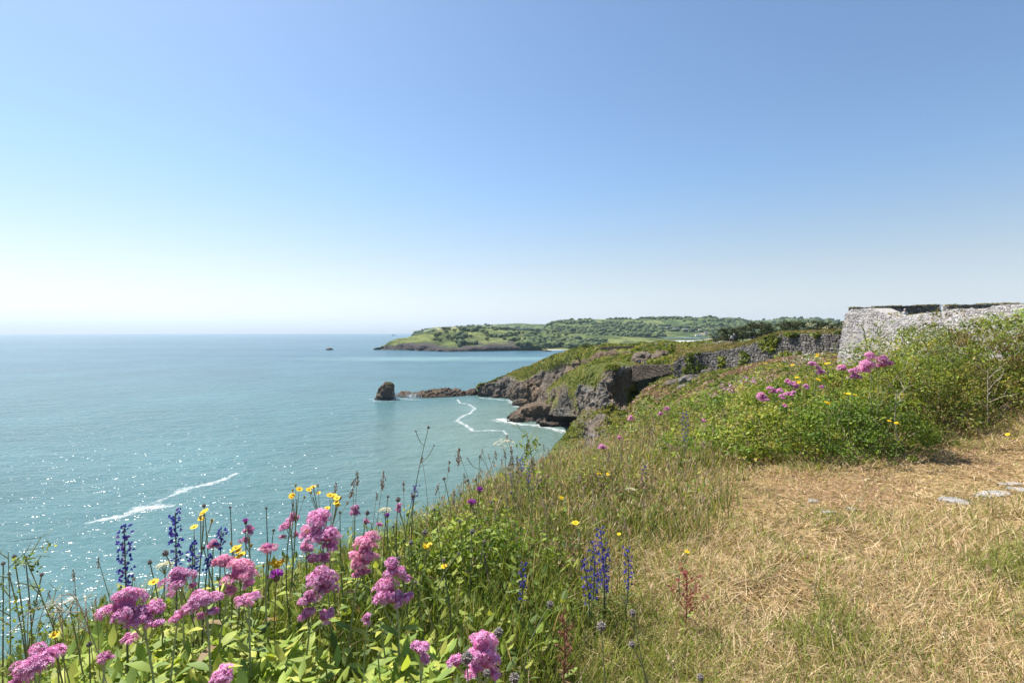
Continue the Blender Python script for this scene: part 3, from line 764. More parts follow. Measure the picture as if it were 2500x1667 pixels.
def stone_wall(name, path, ztop, zbot, label, cat, mat, cols, course=0.2, slen=0.36, thick=0.8, batter=0.0, side=1, single=0, vis=None, core_col=(0.2, 0.18, 0.16), seed=1, proud=0.07, group=None):
    """path: list of (x,y); ztop/zbot: functions of the distance along the wall; stones stand proud of a core"""
    rn = np.random.default_rng(seed)
    path = np.array(path, float); seg = np.linalg.norm(np.diff(path, axis=0), axis=1); cum = np.r_[0, np.cumsum(seg)]; L = cum[-1]
    pos = lambda s: np.stack([np.interp(s, cum, path[:, 0]), np.interp(s, cum, path[:, 1])], -1)
    def frame(s):
        k = np.clip(np.searchsorted(cum, s, side='right') - 1, 0, len(seg) - 1)
        T = (path[k + 1] - path[k]) / seg[k][:, None]
        return T, np.stack([-T[:, 1], T[:, 0]], -1) * side
    ns = max(int(L / 0.5), 8); ss = np.linspace(0, L, ns)
    p0 = pos(ss); T, N = frame(ss)
    N = (N + np.r_[N[:1], N[:-1]] + np.r_[N[1:], N[-1:]]); N /= np.linalg.norm(N, axis=1, keepdims=True)
    zt = np.array([ztop(s) for s in ss]); zb = np.array([zbot(s) for s in ss])
    zref = zt.max()
    base = np.array([*p0[0], zb.min()])
    root = empty(name, tuple(base), 0, label, cat, group)
    fr_t = np.c_[p0 + N * ((zref - zt) * batter)[:, None], zt]; fr_b = np.c_[p0 + N * ((zref - zb) * batter)[:, None], zb]
    bk_t = np.c_[p0 - N * thick, zt]; bk_b = np.c_[p0 - N * thick, zb]
    Gc = np.stack([fr_b, fr_t, bk_t, bk_b], 1) - base
    pol = grid_polys(ns, 4)
    caps = np.array([(0, 1, 2, 3), tuple((ns - 1) * 4 + k for k in (3, 2, 1, 0))])
    me = np_mesh('wall_core', Gc.reshape(-1, 3), [pol, caps], mat, col=np.broadcast_to(core_col, (ns * 4, 3)))
    link('wall_core', me, root)
    # stones course by course
    SS, ZZ, LL, HH = [], [], [], []
    z = zb.min()
    while z < zt.max():
        h = course * rn.uniform(.7, 1.35); s = rn.uniform(-slen, 0)
        while s < L:
            l = slen * rn.uniform(.5, 1.6)
            sc_ = min(max(s + l / 2, 0), L)
            if z + h * .6 < ztop(sc_) + rn.normal() * .05 and z + h > zbot(sc_):
                SS.append(sc_); ZZ.append(z + h / 2); LL.append(l * .94); HH.append(h * .9)
            s += l
        z += h
    SS, ZZ, LL, HH = map(np.array, (SS, ZZ, LL, HH)); n = len(SS)
    T, N = frame(SS)
    c = np.c_[pos(SS) + N * ((zref - ZZ) * batter)[:, None], ZZ]
    nv = np.c_[N, np.full(n, batter)]; nv /= np.linalg.norm(nv, axis=1, keepdims=True)
    tv = np.c_[T, np.zeros(n)]; uv = np.cross(tv, nv); uv *= np.sign(uv[:, 2])[:, None]
    B = np.stack([tv, nv, uv], -1)
    roll = rn.normal(size=n) * .10; ZZ = ZZ + rn.normal(size=n) * course * .12; HH = HH * rn.uniform(.75, 1.15, n)
    cr, sr = np.cos(roll)[:, None], np.sin(roll)[:, None]
    B = np.stack([tv * cr + uv * sr, nv, -tv * sr + uv * cr], -1)
    S3 = np.c_[LL, proud * rn.uniform(.3, 1.3, n), HH]
    c = c - nv * 0.015
    ca = np.array(cols, float)
    cc = ca[rn.integers(0, len(ca), n)] * rn.uniform(.8, 1.2, n)[:, None]
    big = np.zeros(n, bool)
    if single:
        D = c[:, 1]; px = 1250 + F * c[:, 0] / D; py = HY - F * (c[:, 2] - EL) / D
        size = np.where(vis(px, py), LL * HH / D ** 2, -1)
        idx = np.argsort(-size)[:single]; idx = idx[size[idx] > 0]; big[idx] = True
        vms = []
        for k in range(16):
            vv = FRUS_V + np.r_[np.c_[rn.uniform(-.06, .06, 8), np.zeros(8), rn.uniform(-.08, .08, 8)], [[0, 0, 0]]]
            vms.append(np_mesh('stone', vv, FRUS_P, mat, col=np.broadcast_to(ca[k % len(ca)] * rn.uniform(.85, 1.15), (9, 3))))
        for k in idx:
            o = link('stone', vms[int(rn.integers(16))], root)
            m = Matrix.Identity(4)
            for a in range(3):
                for b in range(3): m[a][b] = B[k][a][b] * S3[k][b]
                m[a][3] = c[k][a] - base[a]
            o.matrix_local = m
    r_ = ~big
    V, P = scatter(FRUS_V, FRUS_P, c[r_] - base, B[r_], S3[r_])
    V = V + rn.normal(size=V.shape) * .008
    o = link('stonework', np_mesh('stonework', V, P, mat, col=np.repeat(cc[r_], 9, 0)), root)
    tag(o, kind='stuff')
    return root

PALE = np.array([(0.40, 0.375, 0.355), (0.48, 0.45, 0.43), (0.33, 0.305, 0.295), (0.55, 0.52, 0.50), (0.37, 0.335, 0.315), (0.43, 0.39, 0.36)]) * np.array([.84, .84, .86])
GREY = [(0.15, 0.138, 0.128), (0.20, 0.185, 0.172), (0.12, 0.108, 0.10), (0.25, 0.23, 0.212), (0.17, 0.15, 0.13)]
BRWN = [(0.17, 0.13, 0.095), (0.22, 0.175, 0.13), (0.13, 0.10, 0.075), (0.25, 0.20, 0.155)]
# bastion: corner, salient, long face running back towards the viewer
fp = [((px - 1250) / F * d_, d_) for px, d_ in ((2066, 46.0), (2120, 43.2), (2177, 40.0), (2330, 33.2), (2500, 27.0), (2750, 21.5))]
_cum = np.r_[0, np.cumsum([math.dist(a, b) for a, b in zip(fp[:-1], fp[1:])])]
def ft_top(s):
    x = np.interp(s, _cum, [a for a, b in fp]); y = np.interp(s, _cum, [b for a, b in fp]); px = 1250 + F * x / y
    py = np.interp(px, [2062, 2068, 2076, 2100, 2132, 2150, 2175, 2189, 2255, 2314, 2333, 2412, 2441, 2500, 2800], [770, 764, 757, 754, 752, 760, 773, 774, 765, 760, 754, 753.5, 745, 742, 735])
    return EL - (py - HY) / F * y
ft_bot = lambda s: EL - 3.3 + 0.3 * np.interp(s, _cum, [0, 0, 0, 1, 2, 3])
def fvis(px, py):
    line = np.interp(px, [2060, 2120, 2150, 2200, 2300, 2340, 2420, 2500], [872, 875, 855, 850, 822, 800, 790, 818])
    return (px > 2060) & (px < 2505) & (py < line) & (py > 735)
stone_wall('bastion_wall', fp, ft_top, ft_bot, 'tall pale sloping rubble bastion wall with a broken dipped top', 'fort wall', M_fort, PALE, course=0.115, slen=0.25, thick=1.3, batter=0.17, side=-1, single=290, vis=fvis, core_col=(0.33, 0.31, 0.29), seed=3, proud=0.042)
# parapets on top of the fort
def straight(px0, d0, px1, d1): return [((px0 - 1250) / F * d0, d0), ((px1 - 1250) / F * d1, d1)]
def topline(path, pys):
    L_ = math.dist(*path)
    z0, z1 = (EL - (py - HY) / F * path[k][1] for k, py in enumerate(pys))
    return lambda s: lerp(z0, z1, s / L_)
pa = straight(2084, 53, 2293, 52); stone_wall('fort_parapet', pa, topline(pa, (751, 744)), lambda s: EL + .2, 'dark coursed stone parapet with grass on top behind the broken bastion wall', 'parapet', M_dark, GREY, .16, .34, 1.0, 0, -1, seed=5, core_col=(.09, .082, .075))
pb = straight(2317, 43, 2640, 40); stone_wall('fort_parapet', pb, topline(pb, (745, 737)), lambda s: EL + .2, 'dark stone parapet with pale squared end across the embrasure gap', 'parapet', M_dark, GREY, .16, .34, 1.2, 0, -1, seed=6, core_col=(.17, .155, .145))
# fort interior ground
pin = [(2080, 45.2), (2132, 42.5), (2180, 39.6), (2330, 33), (2500, 26.8), (2720, 21.8)]
cols = [[tuple(W(px, HY, d_) + np.array([0.5, 0, 0.45 if i < 2 else .85])), tuple(W(px, HY, d_) + np.array([4, 2, .45])), tuple(W(px, HY, d_) + np.array([9, 7, .3])), tuple(W(px, HY, d_) + np.array([26, 14, .2]))] for i, (px, d_) in enumerate(pin)]
loft('fort_ground', cols, [0, 0, 0, 0], 50, 40, M_hill, 1.5, 0.1, 0.08, world=True, seed=71)
# retaining wall across the hillside
rpth = [((px - 1250) / F * d_, d_) for (px, ty, by, d_, sy, dd) in RW[:-1]]
_rc = np.r_[0, np.cumsum([math.dist(a, b) for a, b in zip(rpth[:-1], rpth[1:])])]
rt = [EL - (r_[1] - HY) / F * r_[3] for r_ in RW[:-1]]; rb = [EL - (r_[2] + 10 - HY) / F * r_[3] for r_ in RW[:-1]]
RWALL = stone_wall('retaining_wall', rpth, lambda s: np.interp(s, _rc, rt) + .12 * math.sin(s * 1.7) * math.sin(s * .53), lambda s: np.interp(s, _rc, rb), 'long dark overgrown rubble retaining wall curving across the hillside', 'retaining wall', M_dark, GREY, .24, .42, 1.0, .1, -1, seed=8, core_col=(.075, .068, .06), proud=.16)
bp = straight(1546, 105.5, 1642, 98.5)
stone_wall('path_wall', bp, topline(bp, (891, 889)), lambda s: lerp(EL - 10.2, EL - 8.0, s / math.dist(*bp)), 'short brown stone wall holding up the path beside the cliff buttress', 'wall', M_brown, BRWN, .2, .4, .9, .04, -1, seed=9, core_col=(.13, .10, .075))
op = straight(1466, 186, 1590, 172)
stone_wall('old_field_wall', op, topline(op, (847.5, 842)), lambda s: lerp(EL - 6.6, EL - 5.0, s / math.dist(*op)), 'low dark field wall along the crest beyond the path', 'wall', M_brown, BRWN, .3, .6, .6, 0, -1, seed=10, core_col=(.09, .08, .06))
# ================================================================== trees and scrub
M_leaf = mat_attr('foliage', 0.6, 0.38, 0.3)
M_leaf_far = mat_attr('far_foliage', 0.9, 0.0, 0.1)
M_bark = mat_attr('bark', 0.95, 0, 0.1, 0.35, 0.01, 20)
M_grass = mat_attr('grass_blades', 0.65, 0.36, 0.3)
QUAD = (np.array([(-.5, 0, 0), (0, -.28, .06), (.5, 0, 0), (0, .28, .06)]), np.array([[0, 1, 2, 3]]))
def crown_clumps(centers, radii, per, leaf, rn, cols, up=0.5):
    """leaf faces on and in small clumps; colour varies clump by clump"""
    n = len(centers); k = np.repeat(np.arange(n), per)
    dirs = rn.normal(size=(len(k), 3)); dirs /= np.linalg.norm(dirs, axis=1, keepdims=True)
    r_ = rn.uniform(.55, 1.0, len(k)) ** .6
    pos = centers[k] + dirs * (radii[k] * r_[:, None])
    nrm = dirs + np.array([0, 0, up]) + rn.normal(size=dirs.shape) * .5
    B = rot_basis(len(k), rn, nrm)
    V, P = scatter(QUAD[0], QUAD[1], pos, B, leaf * rn.uniform(.6, 1.4, len(k)))
    cols = np.array(cols)
    cc = cols[rn.integers(0, len(cols), n)][k] * rn.uniform(.75, 1.25, len(k))[:, None]
    return V, P, np.repeat(cc, 4, 0)
# --- wind-bent pines on the fort headland
PINEC = [(0.052, 0.068, 0.03), (0.068, 0.082, 0.034), (0.042, 0.056, 0.027), (0.085, 0.09, 0.04)]
def pine_meshes(seed):
    rn = np.random.default_rng(seed)
    h = 1.0
    tb = MB(); lean = rn.normal(0, .08, 2)
    tr = np.array([(lean[0] * z * z, lean[1] * z * z, z) for z in np.linspace(-.08, .85, 7)])
    tb.add(*tube_vp(tr, np.linspace(.032, .012, 7), 6), (0.10, 0.075, 0.055))
    cs, rs = [], []
    for k in range(15):
        z = rn.uniform(.28, .92); a = rn.uniform(0, 6.28); l = (.42 - .28 * abs(z - .5)) * rn.uniform(.6, 1.15)
        b = np.array([lean[0] * z * z, lean[1] * z * z, z]); e = b + np.array([math.cos(a) * l, math.sin(a) * l, l * .25 + .02])
        tb.add(*tube_vp([b, (b + e) / 2 + [0, 0, -.015], e], [.012, .008, .004], 4), (0.10, 0.075, 0.055))
        for q in range(3):
            cs.append(lerp(b, e, .45 + .3 * q) + rn.normal(0, .03, 3)); rs.append(np.array([.12, .12, .06]) * rn.uniform(.7, 1.3))
    V, P, C = crown_clumps(np.array(cs), np.array(rs), 34, .055, rn, PINEC, .8)
    return tb.mesh('trunk', M_bark, True), np_mesh('crown', V, P, M_leaf_far, col=C)
PINES = [pine_meshes(s) for s in (1, 2, 3, 4)]
def put_pine(px, base_py, d_, h, k, label, grp, wide=1.0):
    c = W(px, base_py, d_)
    r_ = empty('pine_tree', tuple(c), random.uniform(0, 6.28), label, 'pine tree', grp)
    r_.scale = (h * wide, h * wide, h)
    a = link('trunk', PINES[k % 4][0], r_); b = link('crown', PINES[k % 4][1], r_)
pn = [(1778, 845, 150, 6.0), (1797, 842, 158, 6.4), (1815, 840, 165, 6.6), (1836, 838, 150, 6.6), (1858, 834, 160, 6.4), (1880, 829, 152, 5.4), (1900, 826, 165, 5.6), (1922, 826, 172, 6.4), (1946, 822, 165, 5.6), (1966, 822, 155, 5.6), (1988, 820, 160, 5.6), (2006, 818, 172, 5.2), (2024, 818, 165, 5.0), (2044, 817, 170, 5.0), (2062, 816, 165, 5.0), (1868, 832, 185, 7.0), (1935, 826, 190, 7.4), (1760, 848, 172, 6.6)]
for i, (px, py, d_, h) in enumerate(pn):
    put_pine(px, py + 6, d_, h * 1.0, i, 'dark wind-bent pine in the row along the fort headland skyline', 'pines along the fort headland', 1.15)
# --- pale willow-like shrubs and green bushes beside the grey roofs
def bush_mesh(name, seed, cols, n=26, per=30, leaf=.12, flat=.6, mat=None):
    rn = np.random.default_rng(seed)
    a = rn.uniform(0, 6.28, n); r_ = np.sqrt(rn.uniform(0, 1, n)) * .8; z = rn.uniform(.15, .85, n) * (1 - .5 * r_)
    cs = np.stack([np.cos(a) * r_, np.sin(a) * r_, z * flat * 1.4], 1)
    V, P, C = crown_clumps(cs, np.full((n, 3), .28) * rn.uniform(.6, 1.2, n)[:, None], per, leaf, rn, cols)
    return np_mesh(name, V, P, mat or M_leaf_far, col=C)
def stick_mesh(seed, n=7, h=.8, col=(0.12, 0.09, 0.06), r0=.02):
    rn = np.random.default_rng(seed); mb = MB()
    for k in range(n):
        a = rn.uniform(0, 6.28); l = rn.uniform(.3, .8)
        e = np.array([math.cos(a) * l, math.sin(a) * l, h * rn.uniform(.6, 1)])
        mb.add(*tube_vp([(0, 0, -.1), e * .5 + rn.normal(0, .05, 3), e], [r0, r0 * .7, r0 * .3], 4), col)
    return mb.mesh('stems', M_bark)
SHR = [bush_mesh('foliage', 20 + k, [(0.16, 0.18, 0.07), (0.12, 0.15, 0.05), (0.2, 0.2, 0.09)]) for k in range(2)] + [bush_mesh('foliage', 30 + k, [(0.05, 0.075, 0.02), (0.07, 0.095, 0.025), (0.09, 0.1, 0.03)]) for k in range(2)]
STK = stick_mesh(5)
def put_shrub(px, py, d_, w, h, k, label, grp=None):
    r_ = empty('shrub', tuple(W(px, py, d_)), random.uniform(0, 6.28), label, 'shrub', grp); r_.scale = (w, w, h)
    link('foliage', SHR[k], r_); link('stems', STK, r_)
put_shrub(1752, 839, 175, 2.6, 3.0, 0, 'pale silvery shrub between the grey roofs and the pines')
put_shrub(1738, 840, 190, 2.2, 2.4, 1, 'small pale shrub at the end of the grey roofs')
put_shrub(1770, 840, 165, 1.8, 2.6, 2, 'dark shrub at the foot of the first pine')
put_shrub(1432, 848, 245, 2.6, 2.6, 2, 'round dark shrub on the headland crest above the far beach')
put_shrub(1352, 873, 350, 3.0, 1.8, 3, 'low dark shrub on the seaward crest of the headland')
for px, py, d_ in ((1600, 838, 230), (1570, 839, 235), (1615, 839, 245), (1545, 841, 235), (1480, 845, 238)):
    put_shrub(px, py + 1, d_, random.uniform(2, 3.4), random.uniform(1.2, 2.2), 2 + (px % 2), 'green shrub in the low scrub along the headland crest', 'scrub along the headland crest')
# --- trees on the far headland and hills: each one apart from its neighbours is a thing, the closed woods are stuff
FARC = [(0.055, 0.078, 0.034), (0.072, 0.098, 0.038), (0.095, 0.12, 0.043), (0.05, 0.072, 0.036)]
def far_tree(seed):
    rn = np.random.default_rng(seed)
    n = 16; a = rn.uniform(0, 6.28, n); r_ = np.sqrt(rn.uniform(0, 1, n)) * .42; z = rn.uniform(.3, .85, n)
    cs = np.stack([np.cos(a) * r_, np.sin(a) * r_, z], 1)
    V, P, C = crown_clumps(cs, np.full((n, 3), .19) * rn.uniform(.7, 1.3, n)[:, None], 22, .16, rn, FARC)
    tv, tp = tube_vp([(0, 0, -.1), (0, 0, .5)], [.04, .03], 5)
    mb = MB(); mb.add(V, P, C); mb.add(tv, tp, (0.07, 0.055, 0.04))
    return mb.mesh('far_tree', M_leaf_far)
FT = [far_tree(s) for s in range(5)]
def pick(G, N, K, n, rn, cond, noise_s, thr):
    """points on a lofted landform where a wood noise is high and the camera side shows"""
    out = []
    for _ in range(60):
        u = rn.uniform(0, G.shape[0] - 1.001, 4000); v = rn.uniform(0, G.shape[1] - 1.001, 4000)
        i, j = u.astype(int), v.astype(int); fu, fv = (u - i)[:, None], (v - j)[:, None]
        p_ = (G[i, j] * (1 - fu) + G[i + 1, j] * fu) * (1 - fv) + (G[i, j + 1] * (1 - fu) + G[i + 1, j + 1] * fu) * fv
        ok = (K[i, j] < .45) & (fbm(p_ / noise_s + 2, 3) + rn.normal(size=len(p_)) * .06 > thr) & cond(p_)
        out.append(p_[ok])
        if sum(map(len, out)) >= n: break
    return np.concatenate(out)[:n]
rn = np.random.default_rng(99)
pxof = lambda p_: 1250 + F * p_[:, 0] / p_[:, 1]
pyof = lambda p_: HY - F * (p_[:, 2] - EL) / p_[:, 1]
c1 = lambda p_: (p_[:, 2] > 5) & (pxof(p_) < 1460) & (pxof(p_) > 950)
lone = np.concatenate([pick(H1G, H1N, H1K, 90, rn, lambda p_: c1(p_) & (pxof(p_) > 1060), 150.0, -.05), pick(H2G, H2N, H2K, 70, rn, lambda p_: (pxof(p_) < 1830) & (p_[:, 2] > 12), 180.0, -.1)])
for i, p_ in enumerate(lone):
    h = rn.uniform(8, 15)
    o = link('far_tree', FT[i % 5], None, tuple(p_ - [0, 0, .4]), rn.uniform(0, 6.28)); o.scale = (h * 1.25, h * 1.25, h)
    tag(o, 'rounded dark green tree standing on the far headland farmland', 'tree', 'trees on the far headland')
for i, (px, py, d_, h) in enumerate([(1095, 806.5, 1740, 13), (1147, 803, 1835, 12), (1058, 811, 1655, 8)]):
    o = link('far_tree', FT[i], None, tuple(W(px, py, d_)), i); o.scale = (h * 1.3, h * 1.3, h)
    tag(o, ('round tree alone on the far headland crest above the cliff point', 'flat-topped tree alone in the middle of the far headland crest', 'small bush-like tree on the seaward end of the far headland crest')[i], 'tree')
def wood(name, pts, hmin, hmax, label):
    n = len(pts); k = rn.integers(0, 3, n)
    tV, tP = ICO[2]
    tV = tV * (1 + .25 * fbm(tV * 2.3, 2))[:, None]
    h = rn.uniform(hmin, hmax, n) * rn.choice([.6, .85, 1.0, 1.2], n)
    B = rot_basis(n, rn, np.broadcast_to([0, 0, 1.], (n, 3)) + rn.normal(size=(n, 3)) * .1)
    V, P = scatter(tV, tP, pts + np.c_[0 * h, 0 * h, h * .35], B, np.c_[h * rn.uniform(.5, .95, n), h * rn.uniform(.5, .95, n), h * rn.uniform(.42, .62, n)])
    V = V + (fbm(V / 3.0, 2) * 2.6)[:, None] * (V - np.repeat(pts, len(tV), 0)) / 8
    cc = np.array(FARC)[rn.integers(0, 4, n)] * rn.uniform(.8, 1.35, n)[:, None]
    tag(link(name, np_mesh(name, V, P, M_leaf_far, True, col=np.repeat(cc, len(tV), 0))), label, 'wood', kind='stuff')
w1 = pick(H1G, H1N, H1K, 1100, rn, lambda p_: c1(p_) & (pxof(p_) > 1120), 200.0, .06)
w1b = pick(H1G, H1N, H1K, 420, rn, lambda p_: (p_[:, 2] > 4) & (pxof(p_) > 1230) & (pxof(p_) < 1480) & (pyof(p_) > 828), 300.0, -.6)
wood('far_wood', np.concatenate([w1, w1b]), 7, 14, 'dark woods in the folds of the far headland')
w2 = pick(H2G, H2N, H2K, 3200, rn, lambda p_: (p_[:, 2] > 8) & (pxof(p_) < 1840), 170.0, -.04)
wood('hill_wood', w2, 8, 14, 'dark woods covering the far inland hills')
w3 = np.concatenate([pick(H4G, H4N, H4K, 420, rn, lambda p_: (pxof(p_) < 2100), 260.0, .12), pick(H3G, H3N, H3K, 160, rn, lambda p_: p_[:, 2] > 30, 200.0, .22)])
wood('distant_wood', w3, 10, 17, 'bluish hedgerow woods on the most distant hills')
# --- scrub and turf tussocks on hillside, headland and ridge
def tussocks(name, pts, nrm, size, cols, label, rn, per=5, patch=None, tall=.55):
    n = len(pts)
    k = np.repeat(np.arange(n), per)
    size0 = size; size = np.broadcast_to(np.asarray(size, float), (n,)); s_ = (size * rn.uniform(.5, 1.6, n))[k]; size = float(np.median(size))
    pos = pts[k] + rn.normal(size=(len(k), 3)) * (s_ * .45)[:, None] * np.array([1, 1, .3]) + np.c_[0 * s_, 0 * s_, s_ * .18]
    B = rot_basis(len(k), rn, nrm[k] * .6 + rn.normal(size=(len(k), 3)) * .6)
    V, P = scatter(QUAD[0] * [1, 1.5, 1], QUAD[1], pos, B, np.c_[s_, s_, s_])
    cols = np.array(cols); ci = ((fbm(pts / (size * 9) + 5, 3) * .9 + .5 + rn.normal(size=n) * .22).clip(0, .999) * len(cols)).astype(int)
    cc = cols[ci]
    if patch is not None:
        m = fbm(pts * [1, .6, 1] / (size * 22) + 40, 3) + rn.normal(size=n) * .1 > patch[0]
        cc[m] = np.array(patch[1]) * rn.uniform(.8, 1.2, (m.sum(), 1))
    cc = cc[k] * rn.uniform(.75, 1.25, len(k))[:, None]
    tag(link(name, np_mesh(name, V, P, M_leaf, col=np.repeat(cc, 4, 0))), label, 'scrub', kind='stuff')
HILLC = [(0.09, 0.12, 0.024), (0.14, 0.165, 0.034), (0.19, 0.205, 0.05), (0.24, 0.225, 0.075), (0.27, 0.215, 0.11)]
NS = 90000
xs = rn.uniform(0, 1, NS); dd = np.exp(rn.uniform(math.log(8.0), math.log(100), NS)); px_ = 1230 + xs * 900
X_, Y_ = (px_ - 1250) / F * dd, dd; Z_ = gz(X_, Y_)
pts = np.c_[X_, Y_, Z_]
py_ = HY - F * (Z_ - EL) / Y_
lim = np.interp(px_, [1200, 1306, 1379, 1420, 1560, 1660, 1700, 1772, 1831, 1891, 1950, 2060, 2150], [1200, 1140, 1055, 1000, 930, 906, 906, 897, 887, 876, 862, 860, 880])
ok = (py_ > lim) & (py_ < 1250)
pts = pts[ok]; dsel = Y_[ok]
for nm, m, sz in (('hillside_scrub', dsel > 25, .42), ('edge_scrub', dsel <= 25, .16)):
    nn = np.broadcast_to([0, -.2, 1.0], (m.sum(), 3))
    tussocks(nm, pts[m], nn, dsel[m] * .0042 + .02, HILLC, 'mottled green and rusty scrub covering the hillside below the retaining wall' if nm[0] == 'h' else 'low green scrub tumbling over the clifftop edge', rn, 5, (.22, (0.29, 0.185, 0.135)))
def on_loft(G, N, K, n, cond, kmax=.35):
    i = rn.integers(1, G.shape[0] - 1, n); j = rn.integers(1, G.shape[1] - 1, n)
    f = rn.uniform(0, 1, (n, 2, 1)); p_ = G[i, j] + (G[i - 1, j] - G[i, j]) * f[:, 0] + (G[i, j - 1] - G[i, j]) * f[:, 1]
    ok = (K[i, j] < kmax) & cond(p_)
    return p_[ok], N[i, j][ok]
COVEC = [(0.07, 0.095, 0.02), (0.12, 0.15, 0.03), (0.18, 0.205, 0.04), (0.24, 0.245, 0.055), (0.27, 0.225, 0.09)]
p_, n_ = on_loft(CG, CN, CK, 42000, lambda p_: pyof(p_) < 990); tussocks('headland_scrub', p_, np.abs(n_), .75, COVEC, 'bright and dark green scrub over the cove headland', rn, 4)
p_, n_ = on_loft(RG, RN, RK, 30000, lambda p_: p_[:, 2] > 6); tussocks('ridge_scrub', p_, np.abs(n_), .5, COVEC, 'green scrub over the ridge above the rock shelf', rn, 4)
p_, n_ = on_loft(BG, BN, BK, 26000, lambda p_: fbm(p_ / 3.5 + 7, 3) > -.02, .8); tussocks('buttress_scrub', p_, np.abs(n_), .28, COVEC, 'green scrub clinging to the grey cliff buttress', rn, 4)
TURFC = [(0.11, 0.11, 0.03), (0.17, 0.155, 0.05), (0.23, 0.19, 0.08), (0.26, 0.2, 0.1)]
p_, n_ = on_loft(UG, UN, UK, 26000, lambda p_: p_[:, 1] < 125); tussocks('turf_grass', p_, np.abs(n_), .2, TURFC, 'dry golden turf above the retaining wall', rn, 4)
# growth hanging on the retaining wall
s_ = rn.uniform(0, _rc[-1], 3000); zt_ = np.interp(s_, _rc, rt); zb_ = np.interp(s_, _rc, rb); z_ = lerp(zb_, zt_, rn.uniform(0, 1, 3000))
x_ = np.interp(s_, _rc, [a for a, b in rpth]); y_ = np.interp(s_, _rc, [b for a, b in rpth])
pp = np.c_[x_, y_, z_]; m = fbm(pp / 3.0, 3) > .06; pp = pp[m]
sgn = 1
nrm_ = np.broadcast_to([-.6, -.8, .3], pp.shape)
pp = pp + np.array([-.35, -.55, 0])
tussocks('wall_growth', pp, nrm_, .4, COVEC[:4], 'ivy and scrub growing on the dark retaining wall', rn, 6)

# grass along the fort's wall tops and in the broken dip
gp = []
for (p_a, pys, off) in ((pa, (751, 744), .45), (pb, (745, 737), .5)):
    tl = topline(p_a, pys); L_ = math.dist(*p_a); ss = rn.uniform(0, L_, 420); ss = ss[fbm(np.c_[ss, ss * 0, ss * 0] / 1.4, 2) > -.15]
    xx = lerp(p_a[0][0], p_a[1][0], ss / L_); yy = lerp(p_a[0][1], p_a[1][1], ss / L_) + rn.uniform(.05, .9, len(ss))
    gp.append(np.c_[xx, yy, [tl(s) + .02 for s in ss]])
ss = rn.uniform(0, _cum[-1], 900); ss = ss[(ss > 5) & (ss < 9.5)]
xx = np.interp(ss, _cum, [a for a, b in fp]) + rn.uniform(.15, 1.2, len(ss)); yy = np.interp(ss, _cum, [b for a, b in fp])
gp.append(np.c_[xx, yy, [ft_top(s) + .02 for s in ss]])
gp = np.concatenate(gp)
tussocks('wall_top_grass', gp, np.broadcast_to([0, 0, 1.0], gp.shape), .10, [(0.16, 0.16, 0.04), (0.24, 0.21, 0.06), (0.30, 0.24, 0.10), (0.20, 0.20, 0.04)], 'dry yellow grass fringing the tops of the fort walls', rn, 4)
# ================================================================== buildings far and near
t = NT('slate_roof'); p = t.coord(); M_slate = t.done(t.pbr(t.ramp(t.noise(p, 0.8, 4), [(0.3, (0.16, 0.165, 0.18)), (0.7, (0.26, 0.265, 0.28))]), 0.7))
t = NT('pale_sheet_roof'); p = t.coord(); M_sheet = t.done(t.pbr(t.ramp(t.noise(p, 0.5, 5), [(0.3, (0.42, 0.45, 0.49)), (0.7, (0.58, 0.60, 0.64))]), 0.55))
t = NT('white_render'); p = t.coord(); M_white = t.done(t.pbr(t.ramp(t.noise(p, 0.6, 4), [(0.3, (0.62, 0.60, 0.57)), (0.7, (0.78, 0.76, 0.73))]), 0.9))
t = NT('cream_render'); p = t.coord(); M_cream = t.done(t.pbr(t.ramp(t.noise(p, 0.6, 4), [(0.3, (0.50, 0.42, 0.35)), (0.7, (0.62, 0.54, 0.46))]), 0.9))
t = NT('window_glass'); M_glass = t.done(t.pbr((0.03, 0.035, 0.045), 0.08, None, 0.5))
def one(name, V, P, mat, parent): return link(name, np_mesh(name, V, P, mat), parent)
def house(px, py, d_, w, dp, h, rise, rz, wm, rm, label, cat='house', grp=None, nwin=3, name='far_house', chim=True, sink=1.5):
    c = W(px, py, d_)
    r_ = empty(name, tuple(c), rz, label, cat, grp)
    V, P = box_vp(-w / 2, w / 2, -dp / 2, dp / 2, -sink, h); 
    V = np.r_[V, [(-w / 2, 0, h + rise * .97), (w / 2, 0, h + rise * .97)]]
    one('wall', V, [np.delete(P, 1, 0), np.array([(4, 7, 8), (5, 9, 6)])], wm, r_)
    o = .35; q = .18
    V = [(-w / 2 - o, -dp / 2 - o, h - .1), (w / 2 + o, -dp / 2 - o, h - .1), (w / 2 + o, 0, h + rise), (-w / 2 - o, 0, h + rise), (w / 2 + o, dp / 2 + o, h - .1), (-w / 2 - o, dp / 2 + o, h - .1)]
    V = V + [(x, y, z + q) for x, y, z in V]
    P = [(6, 7, 8, 9), (9, 8, 10, 11), (0, 3, 2, 1), (3, 5, 4, 2), (0, 1, 7, 6), (5, 11, 10, 4), (1, 2, 8, 7), (2, 4, 10, 8), (0, 6, 9, 3), (3, 9, 11, 5)]
    ro = one('roof', V, np.array(P), rm, r_)
    if chim:
        V, P = box_vp(-w * .36 - .45, -w * .36 + .45, -.4, .4, h + rise * .5, h + rise + 1.1); one('chimney', V, P, wm, ro)
    for k in range(nwin):
        x = (k + .5) / nwin * w - w / 2
        V, P = box_vp(x - .6, x + .6, -dp / 2 - .05, -dp / 2 + .1, h * .38, h * .78); one('window', V, P, M_glass, r_)
    return r_
